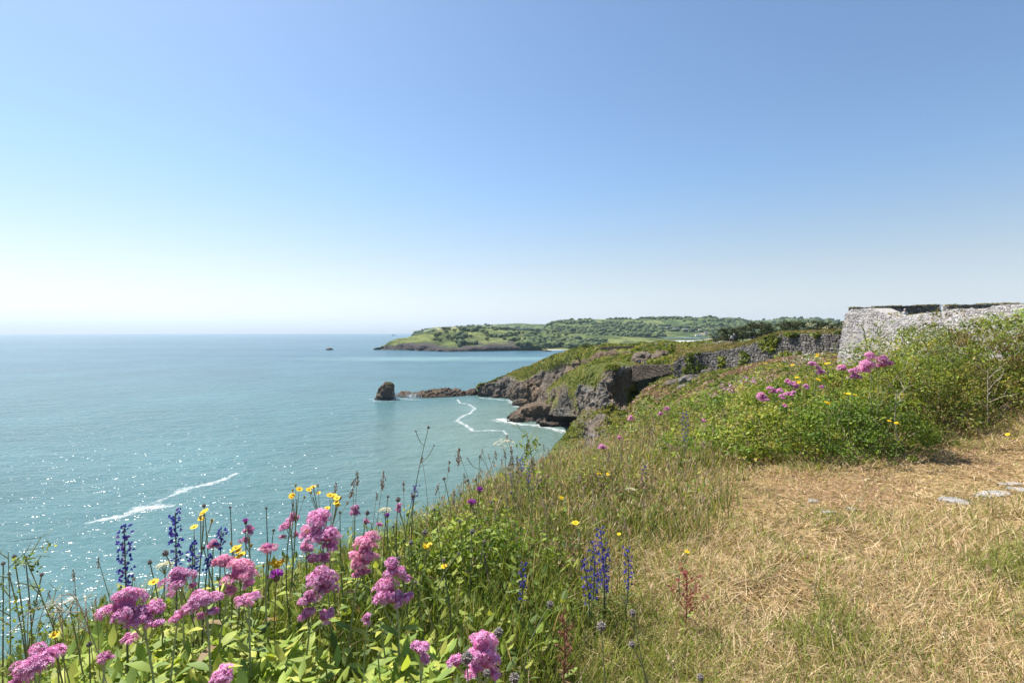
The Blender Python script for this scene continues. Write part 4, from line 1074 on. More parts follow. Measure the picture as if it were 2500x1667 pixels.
hs = [(1556, 806, 2350, 22, 9, 4.5, 2.5, .1, M_white, M_slate, 'white house highest on the wooded slope above the bay'),
      (1574, 805, 2380, 16, 9, 4.5, 2.5, -.1, M_white, M_slate, 'smaller white house beside the highest one above the bay'),
      (1616, 803, 2300, 24, 10, 5, 3, .05, M_cream, M_slate, 'long slate roofed house at the left end of the dark roof terrace'),
      (1631, 803, 2300, 16, 10, 6, 4, .3, M_white, M_slate, 'white gabled house standing up from the dark roof terrace'),
      (1650, 805, 2250, 30, 10, 4.5, 3, .0, M_cream, M_slate, 'long slate roofed house in the middle of the dark roof terrace'),
      (1673, 806, 2250, 26, 10, 4.5, 3, -.05, M_cream, M_slate, 'slate roofed house at the right end of the dark roof terrace'),
      (1706, 820, 1980, 26, 9, 4, 2.6, .0, M_white, M_slate, 'long low white house below the gabled cream one'),
      (1722, 817, 2000, 15, 10, 7, 5, .6, M_cream, M_slate, 'cream gabled house among the trees above the grey roofs'),
      (1712, 806, 2200, 24, 8, 4, 2.4, .05, M_white, M_slate, 'low white house in the trees behind the cream gabled one')]
for a in hs: house(*a)
house(1678, 839.5, 262, 17.5, 9, 0.6, 1.0, .08, M_white, M_sheet, 'low building under a long pale grey sheet roof behind the headland crest', 'building', None, 0, 'low_building', False, 4)
house(1722, 838.5, 252, 6.5, 7, 0.6, 1.0, -.1, M_white, M_slate, 'small dark roofed hut at the end of the long pale roof', 'building', None, 0, 'low_building', False, 4)
house(1750, 843, 240, 9, 6, 0.4, .5, 0, M_white, M_sheet, 'flat pale roofed hut half sunk behind the turf left of the walkers', 'building', None, 0, 'low_building', False, 4)
# ================================================================== boats
t = NT('boat_hull'); M_hull = t.done(t.pbr(t.ramp(t.noise(t.coord(), .3), [(0.3, (0.05, 0.07, 0.12)), (0.7, (0.09, 0.11, 0.17))]), .5))
def boat(px, py, L, label, name='fishing_boat', cat='boat'):
    c = W(*S(px, py, 0)); r_ = empty(name, tuple(c), .25, label, cat)
    st = [(-.5, .11, .06), (-.2, .14, .05), (.2, .13, .07), (.42, .06, .11), (.5, .005, .14)]
    V = []; 
    for x, w_, z in st: V += [(x * L, -w_ * L, z * L), (x * L, -w_ * L * .6, -.03 * L), (x * L, w_ * L * .6, -.03 * L), (x * L, w_ * L, z * L)]
    n = len(st); P = grid_polys(n, 4)
    deck = np.array([(4 * i + 3, 4 * i + 7, 4 * i + 4, 4 * i) for i in range(n - 1)])
    one('hull', V, [P, deck, np.array([(0, 1, 2, 3)])], M_hull, r_)
    V, P = box_vp(-.22 * L, .08 * L, -.08 * L, .08 * L, .05 * L, .22 * L); cab = one('cabin', V, P, M_white, r_)
    V, P = box_vp(.081 * L, .084 * L, -.07 * L, .07 * L, .13 * L, .2 * L); one('window', V, P, M_glass, cab)
    V, P = tube_vp([(-.1 * L, 0, .2 * L), (-.1 * L, 0, .42 * L)], .008 * L, 5); one('mast', V, P, M_hull, r_)
boat(960, 819.4, 55, 'small dark fishing boat on the horizon beyond the far headland')
t = NT('buoy_paint'); M_buoy = t.done(t.pbr((0.12, 0.05, 0.04), .6))
c = W(*S(412, 835, 0)); rbu = empty('sea_buoy', tuple(c), 0, 'tiny dark marker buoy far out on the open sea', 'buoy')
V, P = tube_vp([(0, 0, -.4), (0, 0, .2), (0, 0, .9)], [1.2, 1.3, .9], 10); one('float', V, P, M_buoy, rbu)
V, P = tube_vp([(0, 0, .9), (0, 0, 4.2)], [.5, .12], 6); one('tower', V, P, M_buoy, rbu)
V, P = ICO[2]; one('lantern', V * .32 + [0, 0, 4.4], P, M_buoy, rbu)
# ================================================================== people
def mat_plain(n, c, r_=.85):
    t = NT(n); return t.done(t.pbr(t.mix(.5, c, t.ramp(t.noise(t.coord(), 14, 3), [(0.3, .7), (.7, 1.25)]), 'MULTIPLY'), r_))
SKIN = mat_plain('skin', (0.50, 0.30, 0.22), .6); HAIRD = mat_plain('dark_hair', (0.04, 0.028, 0.02)); HAIRG = mat_plain('grey_hair', (0.42, 0.40, 0.38))
CL = {k: mat_plain(k + '_cloth', v) for k, v in dict(white=(0.68, 0.66, 0.68), navy=(0.025, 0.03, 0.055), dark=(0.05, 0.05, 0.055), grey=(0.22, 0.22, 0.24), blue=(0.06, 0.13, 0.30), tan=(0.40, 0.32, 0.2), pink=(0.5, 0.3, 0.34), pale=(0.6, 0.58, 0.52)).items()}
SHOE = mat_plain('shoe', (0.05, 0.04, 0.035))
def person(pos, rz, joints, top, bottom, legs, label, hair, cap=None, pack=None, sleeve=.45):
    """joints: pose in metres, skeleton skinned to one continuous body"""
    J = joints
    names = list(J); idx = {k: i for i, k in enumerate(names)}
    E = [('pelvis', 'waist'), ('waist', 'chest'), ('chest', 'neck'), ('neck', 'head'), ('head', 'crown')]
    for s in 'LR': E += [('chest', 'sh' + s), ('sh' + s, 'el' + s), ('el' + s, 'wr' + s), ('wr' + s, 'pa' + s), ('pelvis', 'hp' + s), ('hp' + s, 'kn' + s), ('kn' + s, 'an' + s), ('an' + s, 'to' + s)]
    RAD = dict(pelvis=(.15, .11), waist=(.135, .10), chest=(.16, .115), neck=(.055, .055), head=(.08, .095), crown=(.075, .085), sh=(.065, .065), el=(.042, .042), wr=(.03, .03), pa=(.04, .022), hp=(.095, .095), kn=(.06, .06), an=(.042, .042), to=(.04, .035))
    me = bpy.data.meshes.new('body')
    me.from_pydata([tuple(J[k]) for k in names], [(idx[a], idx[b]) for a, b in E], [])
    tmp = bpy.data.objects.new('tmp_body', me); COL.objects.link(tmp)
    md = tmp.modifiers.new('s', 'SKIN'); md.use_smooth_shade = True
    tmp.modifiers.new('d', 'SUBSURF').levels = 1
    sv = me.skin_vertices[0].data
    for k in names:
        r_ = RAD[k if k in RAD else k[:2]]; sv[idx[k]].radius = r_; sv[idx[k]].use_root = (k == 'pelvis')
    dg = bpy.context.evaluated_depsgraph_get(); dg.update()
    ev = tmp.evaluated_get(dg); em = ev.to_mesh()
    V = np.array([v.co[:] for v in em.vertices]); P = [list(p_.vertices) for p_ in em.polygons]
    ev.to_mesh_clear(); bpy.data.objects.remove(tmp, do_unlink=True)
    # fingers: five tapered tubes rooted in each palm
    fv, fp_ = [], []; nb = len(V)
    for s in 'LR':
        a, b = np.array(J['wr' + s]), np.array(J['pa' + s]); dr = (b - a) / np.linalg.norm(b - a)
        sd = np.cross(dr, [0, 1, 0.01]); sd /= np.linalg.norm(sd)
        for k, (o_, l) in enumerate(((-.03, .07), (-.012, .082), (.008, .078), (.026, .062), (-.045, .05))):
            st = b + sd * o_ + dr * (.0 if k < 4 else -.04); mid = st + dr * l * .55 + (sd * -.012 if k == 4 else 0); en = st + dr * l + np.array([0, .02, 0])
            v_, p2 = tube_vp([st - dr * .02, mid, en], [.011, .010, .006], 5)
            for pp_ in p2: fp_ += [[int(i) + nb + sum(map(len, fv)) for i in f] for f in pp_]
            fv.append(v_)
    V = np.concatenate([V] + fv); P = P + fp_
    m = bpy.data.meshes.new('body'); m.from_pydata([tuple(v) for v in V], [], P); m.update()
    mats = [SKIN, top, bottom, SHOE, hair]
    for x in mats: m.materials.append(x)
    zc = np.array(J['chest']); zn = np.array(J['neck']); hip = np.array(J['pelvis'])
    key = {k: np.array(v) for k, v in J.items()}
    segs = [('pelvis', 'hpL', 2), ('pelvis', 'hpR', 2), ('pelvis', 'waist', 1), ('waist', 'chest', 1), ('chest', 'neck', 1), ('neck', 'head', 0), ('head', 'crown', 0)]
    for s in 'LR': segs += [('chest', 'sh' + s, 1), ('sh' + s, 'el' + s, 1), ('el' + s, 'wr' + s, 0 if sleeve < 1 else 1), ('wr' + s, 'pa' + s, 0), ('hp' + s, 'kn' + s, 2), ('kn' + s, 'an' + s, 2 if legs == 'long' else 0), ('an' + s, 'to' + s, 3)]
    for pl in m.polygons:
        c_ = np.array(pl.center[:]); best = (9, 0)
        for a, b, mi in segs:
            A, Bv = key[a], key[b] - key[a]; tt = np.clip(((c_ - A) @ Bv) / (Bv @ Bv), 0, 1); dd_ = np.linalg.norm(c_ - A - Bv * tt)
            if dd_ < best[0]: best = (dd_, mi)
        pl.material_index = best[1]; pl.use_smooth = True
    root = empty('person', tuple(pos), rz, label, 'person')
    link('body', m, root)
    # head details
    hd = key['head']; cr = key['crown']; up = cr - key['neck']; up = up / np.linalg.norm(up)
    V_, P_ = ICO[3]
    k_ = (V_[:, 1] < .25) | (V_[:, 2] > .35)
    hv = V_ * np.array([.088, .104, .115]) + cr - up * .015
    hv = np.where(k_[:, None], hv + (V_ * .008), hv - V_ * .03)
    one('hair', hv, P_, hair, root)
    fc = cr - up * .045
    for s in (-1, 1):
        V2, P2 = ICO[1]
        one('eye', V2 * .011 + fc + np.array([s * .032, .092, .0]), P2, HAIRD, root)
        one('ear', V2 * np.array([.012, .02, .03]) + fc + np.array([s * .088, .0, -.01]), P2, SKIN, root)
    one('nose', np.array([(-.012, .09, -.03), (.012, .09, -.03), (0, .118, -.032), (0, .092, .01)]) + fc, np.array([(0, 2, 3), (2, 1, 3), (0, 1, 2)]), SKIN, root)
    V, P = box_vp(-.022, .022, .088, .096, -.062, -.052); one('mouth', V + fc, P, CL['pink'], root)
    if cap is not None:
        cv = V_.copy(); cv[:, 2] = np.maximum(cv[:, 2], 0.0); one('cap', cv * np.array([.1, .115, .105]) + cr + up * .03, P_, cap, root)
        V, P = box_vp(-.07, .07, .08, .19, .03, .045); one('cap_brim', V + cr, P, cap, root)
    if pack is not None:
        V_, P_ = ICO[2]; q = np.sign(V_) * np.abs(V_) ** .6
        one('backpack', q * np.array([.15, .1, .22]) + (zc + key['waist']) / 2 + np.array([0, -.19, .05]), P_, pack, root)
    return root
def pose_stand(h=1.7, stride=.0, lean=0.0, arm=0.1):
    k = h / 1.7
    J = dict(pelvis=(0, 0, .93), waist=(0, .01 + lean * .3, 1.1), chest=(0, .0 + lean, 1.32), neck=(0, .01 + lean * 1.3, 1.47), head=(0, .035 + lean * 1.5, 1.56), crown=(0, .035 + lean * 1.6, 1.63))
    for s, q in (('L', -1), ('R', 1)):
        f = stride * q
        J.update({'sh' + s: (q * .19, lean, 1.40), 'el' + s: (q * .24, -.03 - f * .25 + lean * .7, 1.13), 'wr' + s: (q * .23, .05 - f * .4 + arm, .91), 'pa' + s: (q * .225, .075 - f * .45 + arm, .83),
                  'hp' + s: (q * .095, 0, .88), 'kn' + s: (q * .1, .03 + f * .3, .49), 'an' + s: (q * .105, -.02 + f * .55, .085), 'to' + s: (q * .12, .13 + f * .55, .035)})
    return {a: np.array(b) * k for a, b in J.items()}
def pose_sit(h=1.7):
    J = dict(pelvis=(0, 0, .12), waist=(0, -.02, .28), chest=(0, .02, .52), neck=(0, .06, .67), head=(0, .09, .76), crown=(0, .1, .83))
    for s, q in (('L', -1), ('R', 1)):
        J.update({'sh' + s: (q * .19, .02, .6), 'el' + s: (q * .25, .2, .42), 'wr' + s: (q * .14, .38, .44), 'pa' + s: (q * .1, .44, .46), 'hp' + s: (q * .1, .06, .11), 'kn' + s: (q * .13, .42, .42), 'an' + s: (q * .12, .5, .06), 'to' + s: (q * .13, .64, .035)})
    return {a: np.array(b) for a, b in J.items()}
def stand_z(px, py, d_): return W(px, py, d_)
person(W(1786.5, 840.5, 87), R(20), pose_stand(1.66, .35), CL['white'], CL['dark'], 'short', 'walker in a white top, dark shorts and bare legs on the turf above the wall', HAIRD)
person(W(1794, 840, 88), R(25), pose_stand(1.74, -.3, .09), CL['navy'], CL['dark'], 'long', 'walker in dark clothes and pale cap leaning forward beside the one in white', HAIRG, CL['pale'], CL['dark'], 1.2)
person(W(1562, 888.5, 105.8), R(170), pose_sit(), CL['blue'], CL['navy'], 'long', 'person in a blue top sitting on the path above the brown wall', HAIRD, None, None, 1.2)
person(W(1573, 889.5, 105), R(200), pose_sit(), CL['grey'], CL['grey'], 'long', 'person in grey sitting low on the path by the brown wall', HAIRD, None, None, 1.2)
person(W(1589, 846, 171), R(90), pose_stand(1.72, .2), CL['grey'], CL['dark'], 'long', 'distant person in grey standing by the low field wall on the crest', HAIRD, None, CL['tan'], 1.2)
person(np.array(W(2209, 809, 46.2)) + [0, 0, .30], R(150), pose_stand(1.72), CL['white'], CL['navy'], 'long', 'person in a white top standing inside the fort behind the broken wall', HAIRG)
# small pale dog ahead of the walkers
M_dog = mat_plain('cream_fur', (0.55, 0.45, 0.30))
dv = W(1755, 841.5, 88)
me = bpy.data.meshes.new('body')
jo = dict(hip=(-.24, 0, .36), belly=(-.02, 0, .34), ch=(.2, 0, .35), nk=(.3, 0, .47), hd=(.38, 0, .54), mz=(.5, 0, .51), tl=(-.36, 0, .5), tl2=(-.42, 0, .6))
jr = dict(hip=.085, belly=.085, ch=.11, nk=.065, hd=.07, mz=.032, tl=.025, tl2=.015)
ed = [('hip', 'belly'), ('belly', 'ch'), ('ch', 'nk'), ('nk', 'hd'), ('hd', 'mz'), ('hip', 'tl'), ('tl', 'tl2')]
for s, q in (('L', -.07), ('R', .07)):
    jo.update({'fk' + s: (.21, q, .2), 'fp' + s: (.2, q, .03), 'hk' + s: (-.2, q, .24), 'hh' + s: (-.32, q, .14), 'hp' + s: (-.27, q, .03)})
    jr.update({'fk' + s: .035, 'fp' + s: .028, 'hk' + s: .05, 'hh' + s: .026, 'hp' + s: .028})
    ed += [('ch', 'fk' + s), ('fk' + s, 'fp' + s), ('hip', 'hk' + s), ('hk' + s, 'hh' + s), ('hh' + s, 'hp' + s)]
nm = list(jo); me.from_pydata([jo[k] for k in nm], [(nm.index(a), nm.index(b)) for a, b in ed], [])
tmp = bpy.data.objects.new('tmp_dog', me); COL.objects.link(tmp)
tmp.modifiers.new('s', 'SKIN'); tmp.modifiers.new('d', 'SUBSURF').levels = 1
for k in nm: me.skin_vertices[0].data[nm.index(k)].radius = (jr[k], jr[k])
me.skin_vertices[0].data[nm.index('belly')].use_root = True
dg = bpy.context.evaluated_depsgraph_get(); dg.update()
dm = bpy.data.meshes.new_from_object(tmp.evaluated_get(dg)); bpy.data.objects.remove(tmp, do_unlink=True)
dm.materials.clear(); dm.materials.append(M_dog)
rd = empty('dog', tuple(dv), R(15), 'small cream dog on the turf left of the two walkers', 'dog')
link('body', dm, rd)
for q in (-.055, .055):
    V2, P2 = ICO[1]; one('ear', V2 * np.array([.02, .018, .045]) + [.35, q, .58], P2, M_dog, rd)
# ================================================================== vegetation round the camera
def blades(pos, h, w, lean, curve, cols, rn, az=None, tipcol=None):
    """tapered bent strips, 7 vertices each"""
    n = len(pos)
    az = rn.uniform(0, 6.28, n) if az is None else az
    dr = np.stack([np.cos(az), np.sin(az), 0 * az], 1); sd = np.stack([-np.sin(az), np.cos(az), 0 * az], 1)
    tw = rn.normal(size=n) * .8
    sd = sd * np.cos(tw)[:, None] + dr * np.sin(tw)[:, None]
    tt = np.array([0, .38, .72, 1.0]); ww = np.array([1, .85, .55, 0])
    V = []
    for k, t_ in enumerate(tt):
        up = h * (t_ - .35 * curve * t_ * t_ * lean)
        out = h * (lean * t_ * .55 + curve * lean * t_ * t_ * .6)
        c = pos + dr * out[:, None] + np.c_[0 * up, 0 * up, up]
        if k < 3: V += [c - sd * (w * ww[k] / 2)[:, None], c + sd * (w * ww[k] / 2)[:, None]]
        else: V.append(c)
    V = np.stack(V, 1).reshape(-1, 3)
    o = (np.arange(n) * 7)[:, None]
    q = np.concatenate([o + np.array([[0, 1, 3, 2]]), o + np.array([[2, 3, 5, 4]])]); tr = o + np.array([[4, 5, 6]])
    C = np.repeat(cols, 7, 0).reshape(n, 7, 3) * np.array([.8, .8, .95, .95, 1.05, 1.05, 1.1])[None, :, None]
    return V, [q, tr], C.reshape(-1, 3)
rv = np.random.default_rng(2024)
def xb(Y): return np.interp(Y, [0, 1.3, 2, 3, 4, 5.1, 6, 9], [-.35, -.05, .18, .62, 1.40, 2.1, 2.6, 4.2])
def fields(X, Y):
    n2 = np.stack([X, Y, 0 * X], -1)
    dry = ((X - xb(Y)) / .55 + .9 * fbm(n2 * 1.3 + 4, 3)).clip(-1, 1) * .5 + .5         # 1 = dry path side
    pathc = np.interp(X, [1.5, 2.4, 3.5, 4.6, 6, 9], [3.9, 4.3, 4.45, 4.7, 5.0, 5.6])
    bare = np.exp(-((Y - pathc) / .55) ** 2) * np.clip((X - 1.3) / .6, 0, 1)
    bare = np.maximum(bare, .9 * (fbm(n2 * 1.5 + 30, 3) > .33) * dry)
    return dry, bare
def gpos(n, p0, p1, d0, d1, rn):
    px = rn.uniform(p0, p1, n); d_ = np.exp(rn.uniform(math.log(d0), math.log(d1), n))
    X, Y = (px - 1250) / F * d_, d_
    return X, Y
GREEN = np.array([(0.11, 0.16, 0.022), (0.15, 0.205, 0.03), (0.20, 0.25, 0.036), (0.26, 0.285, 0.055), (0.085, 0.13, 0.024)])
STRAW = np.array([(0.47, 0.345, 0.20), (0.55, 0.425, 0.265), (0.38, 0.265, 0.15), (0.30, 0.20, 0.115), (0.60, 0.485, 0.32)])
OLIVE = np.array([(0.20, 0.20, 0.06), (0.27, 0.25, 0.085), (0.16, 0.17, 0.045)])
def pal(A, n, rn): return A[rn.integers(0, len(A), n)] * rn.uniform(.75, 1.25, (n, 1))
# --- lush green grass on the left and over the edge
X, Y = gpos(150000, -260, 1900, .75, 8.5, rv)
dry, bare = fields(X, Y); Z = gz(X, Y)
ok = (rv.uniform(size=X.size) > dry * 1.15) & (Z > EL - 2.4)
X, Y, Z, dry = X[ok], Y[ok], Z[ok], dry[ok]; n = X.size; D = np.hypot(X, Y)
n2 = np.stack([X, Y, 0 * X], -1)
mead = np.clip((Y - 2.6) / 1.6, 0, 1) * np.clip((X + 1.4) / 1.2, 0, 1)          # straw-mixed meadow farther out
hh = rv.uniform(.06, .27, n) * (1 + .4 * fbm(n2 * 1.7, 2)) * np.where(Y < 1.6, .7, 1) * np.interp(Y, [3, 6], [1, .72])
strawm = rv.uniform(size=n) < (.08 + .36 * mead)
cc = np.where(strawm[:, None], np.where(rv.uniform(size=(n, 1)) < .5, pal(STRAW, n, rv), pal(OLIVE, n, rv)), pal(GREEN, n, rv))
hh = np.where(strawm, hh * 1.2, hh)
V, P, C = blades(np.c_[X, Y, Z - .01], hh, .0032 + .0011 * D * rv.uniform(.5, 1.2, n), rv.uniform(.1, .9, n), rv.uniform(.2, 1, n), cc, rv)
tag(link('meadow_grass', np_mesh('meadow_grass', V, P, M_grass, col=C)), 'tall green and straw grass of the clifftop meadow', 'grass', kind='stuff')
X, Y = gpos(10500, 1000, 1850, 2.4, 8.0, rv); dry, bare = fields(X, Y); Z = gz(X, Y)
ok = (dry < .7) & (Z > EL - 2.1) & (Y > 2.8 - .5 * X); X, Y, Z = X[ok], Y[ok], Z[ok]; n = X.size
B = rot_basis(n, rv, np.broadcast_to([0, 0, 1.], (n, 3)) + rv.normal(size=(n, 3)) * .35)
B = B[:, :, [2, 0, 1]]
V, P = scatter(QUAD[0], QUAD[1], np.c_[X, Y, Z + rv.uniform(.06, .26, n)], B, np.c_[rv.uniform(.018, .045, n), rv.uniform(.007, .014, n), rv.uniform(.008, .014, n)] * (1 + .08 * Y)[:, None])
SEEDC = np.array([(0.36, 0.25, 0.18), (0.46, 0.36, 0.25), (0.30, 0.19, 0.14), (0.52, 0.44, 0.32), (0.40, 0.24, 0.20)])
tag(link('meadow_seeds', np_mesh('meadow_seeds', V, P, M_grass, col=np.repeat(pal(SEEDC, n, rv), 4, 0))), 'haze of tiny brown seed heads over the meadow grass', 'grass', kind='stuff')
# --- dry trampled grass on the path side
X, Y = gpos(330000, 1150, 3700, .8, 7.5, rv)
dry, bare = fields(X, Y); Z = gz(X, Y)
ok = (rv.uniform(size=X.size) < dry) & (rv.uniform(size=X.size) > bare * .6)
X, Y, Z, bare = X[ok], Y[ok], Z[ok], bare[ok]; n = X.size; D = np.hypot(X, Y); n2 = np.stack([X, Y, 0 * X], -1)
tuft = fbm(n2 * 2.1 + 11, 3) + .35 * np.exp(-((Y - 2.9) / 1.0) ** 2) * (X > 1.2)
green = rv.uniform(size=n) < (.11 + .6 * np.clip((tuft + .0) / .5, 0, 1) ** 1.3) * (1 - .75 * bare) + .3 * np.exp(-((X - xb(Y)) / .45) ** 2)
cc = np.where(green[:, None], pal(np.r_[GREEN[1:4] * 1.15, OLIVE], n, rv), pal(np.r_[STRAW, STRAW[:2], OLIVE[:1]] * 1.13, n, rv))
hh = rv.uniform(.03, .115, n) * np.where(green, 1.25, 1.0) * np.where(bare > .4, .5, 1)
ln = np.where(green, rv.uniform(.3, 1.1, n), rv.uniform(.6, 2.2, n))
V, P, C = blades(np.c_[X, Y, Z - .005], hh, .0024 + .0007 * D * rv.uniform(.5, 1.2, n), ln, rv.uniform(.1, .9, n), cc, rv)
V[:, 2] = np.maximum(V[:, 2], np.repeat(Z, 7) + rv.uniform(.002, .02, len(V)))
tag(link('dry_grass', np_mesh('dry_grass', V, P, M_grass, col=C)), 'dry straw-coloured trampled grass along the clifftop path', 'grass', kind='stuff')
# --- loose lying stalks
X, Y = gpos(4200, 1250, 2750, 1.2, 3.6, rv); dry, bare = fields(X, Y); ok = dry > .45; X, Y = X[ok], Y[ok]; n = X.size; Z = gz(X, Y)
az = rv.uniform(0, 6.28, n); l = rv.uniform(.05, .2, n); dz = rv.uniform(.0, .35, n) * l
w_ = .0011 + .0004 * Y
A = np.c_[X, Y, Z + .015]; Bv = A + np.c_[np.cos(az) * l, np.sin(az) * l, dz]; sd = np.c_[-np.sin(az), np.cos(az), 0 * az] * w_[:, None]
V = np.stack([A - sd, A + sd, Bv + sd * .5, Bv - sd * .5], 1).reshape(-1, 3); P = np.arange(4 * n).reshape(-1, 4)
tag(link('fallen_stalks', np_mesh('fallen_stalks', V, P, M_grass, col=np.repeat(pal(STRAW * 1.15, n, rv), 4, 0))), 'loose bleached grass stalks lying on the dry turf', 'grass', kind='stuff')
# --- broad weed leaves low in the green sward
LEAF_V = np.array([(0, 0, 0), (-.16, .28, .05), (0, .30, .0), (.16, .28, .05), (-.19, .6, .05), (0, .62, .0), (.19, .6, .05), (0, 1.0, -.06)])
LEAF_P = [np.array([(1, 2, 5, 4), (2, 3, 6, 5)]), np.array([(0, 2, 1), (0, 3, 2), (4, 5, 7), (5, 6, 7)])]
def leaf_basis(n, rn, el0=.1, el1=1.0):
    az = rn.uniform(0, 6.28, n); el = rn.uniform(el0, el1, n)
    y = np.stack([np.cos(az) * np.cos(el), np.sin(az) * np.cos(el), np.sin(el)], 1)
    x = np.stack([-np.sin(az), np.cos(az), 0 * az], 1); z = np.cross(x, y)
    return np.stack([x, y, z], -1)
X, Y = gpos(15000, -260, 1850, .75, 7.0, rv); dry, bare = fields(X, Y); Z = gz(X, Y)
ok = (dry < .55) & (Z > EL - 2.2); X, Y, Z = X[ok], Y[ok], Z[ok]; n = X.size
sz = rv.uniform(.03, .075, n) * np.where(Y > 3, .8, 1)
V, P = scatter(LEAF_V * [1, 1, 1], LEAF_P, np.c_[X, Y, Z + rv.uniform(.0, .22, n)], leaf_basis(n, rv), sz)
tag(link('weed_leaves', np_mesh('weed_leaves', V, P, M_leaf, col=np.repeat(pal(GREEN * 1.1, n, rv), 8, 0))), 'broad green weed leaves filling the sward', 'weeds', kind='stuff')

# --- bright valerian foliage massed at the foot of the pink flowers
n = 5200; px = rv.uniform(120, 1080, n); d_ = rv.uniform(.92, 1.75, n); X, Y = (px - 1250) / F * d_, d_; Z = gz(X, Y)
m = fbm(np.stack([X, Y, 0 * X], -1) * 4.0 + 2, 2) > -.25; X, Y, Z = X[m], Y[m], Z[m]; n = X.size
V, P = scatter(LEAF_V * [.9, 1, 1], LEAF_P, np.c_[X, Y, Z + rv.uniform(.08, .46, n) * np.interp(Y, [.92, 1.2, 1.75], [.75, 1, .8])], leaf_basis(n, rv, -.2, 1.0), rv.uniform(.045, .085, n))
VALC = np.array([(0.24, 0.33, 0.055), (0.34, 0.40, 0.065), (0.19, 0.28, 0.06), (0.44, 0.46, 0.09), (0.28, 0.36, 0.06)])
tag(link('valerian_foliage', np_mesh('valerian_foliage', V, P, M_leaf, True, col=np.repeat(pal(VALC, n, rv), 8, 0))), 'mass of bright yellow-green leaves under the pink flowers', 'leaves', kind='stuff')

# ================================================================== bushes
BUSHC = [(0.08, 0.13, 0.018), (0.125, 0.185, 0.024), (0.18, 0.24, 0.03), (0.25, 0.29, 0.045), (0.30, 0.28, 0.07)]
BROWNC = [(0.16, 0.12, 0.05), (0.20, 0.16, 0.06), (0.12, 0.11, 0.035), (0.17, 0.19, 0.05)]
def bush(px, d_, w, h, nleaf, label, cols=BUSHC, leaf=.034, name='bramble_bush', cat='bush', seed=0, dpt=.8, grp=None):
    rn = np.random.default_rng(seed + 500)
    x0, y0 = (px - 1250) / F * d_, d_; z0 = gz1(x0, y0)
    r_ = empty(name, (x0, y0, z0), 0, label, cat, grp)
    # sprays: clumps over an uneven dome
    nc = max(int(nleaf / 42), 8)
    u = rn.normal(size=(nc, 3)); u[:, 2] = np.abs(u[:, 2]); u /= np.linalg.norm(u, axis=1, keepdims=True)
    rr_ = rn.uniform(.35, 1.0, nc) ** .5 * (1 + .28 * fbm(u * 2.2 + seed, 2) + rn.normal(size=nc) * .07)
    rr_ = np.where(u[:, 2] > .6, np.minimum(rr_, 1.0), rr_); cs = u * rr_[:, None] * np.array([w / 2, w / 2 * dpt, h])
    gzz = gz(cs[:, 0] + x0, cs[:, 1] + y0) - z0
    cs[:, 2] = cs[:, 2] * .96 + gzz + .03
    half = nc // 2; rad = np.full((nc, 3), .11) * rn.uniform(.4, 1.7, nc)[:, None] * np.array([1.2, 1.2, .8])
    V, P, C = crown_clumps(cs[:half], rad[:half], 30, leaf * 1.25, rn, cols, .7)
    V2, P2, C2 = crown_clumps(cs[half:], rad[half:], 60, leaf * .72, rn, cols, .5)
    P = [P[0], P2[0] + len(V)]; V = np.r_[V, V2]; C = np.r_[C, C2] * 1.15 * np.array([rn.uniform(.86, 1.12), rn.uniform(.95, 1.08), 1.0])
    link('foliage', np_mesh('foliage', V, P, M_leaf, col=C), r_)
    mb = MB()
    for k in range(26):
        e = cs[rn.integers(nc)] * rn.uniform(.85, 1.2)
        b = np.array([e[0] * .25, e[1] * .25, -.08]); b[2] += gz1(x0 + b[0], y0 + b[1]) - z0
        mid = (b + e) / 2 + np.array([*(rn.normal(0, .06, 2)), .1 * h])
        mb.add(*tube_vp([b, mid, e], [.008, .006, .003], 5), np.array([(0.20, 0.15, 0.10), (0.38, 0.33, 0.25), (0.16, 0.18, 0.07)][k % 3]))
    mb.obj('stems', M_bark, r_)
    return r_
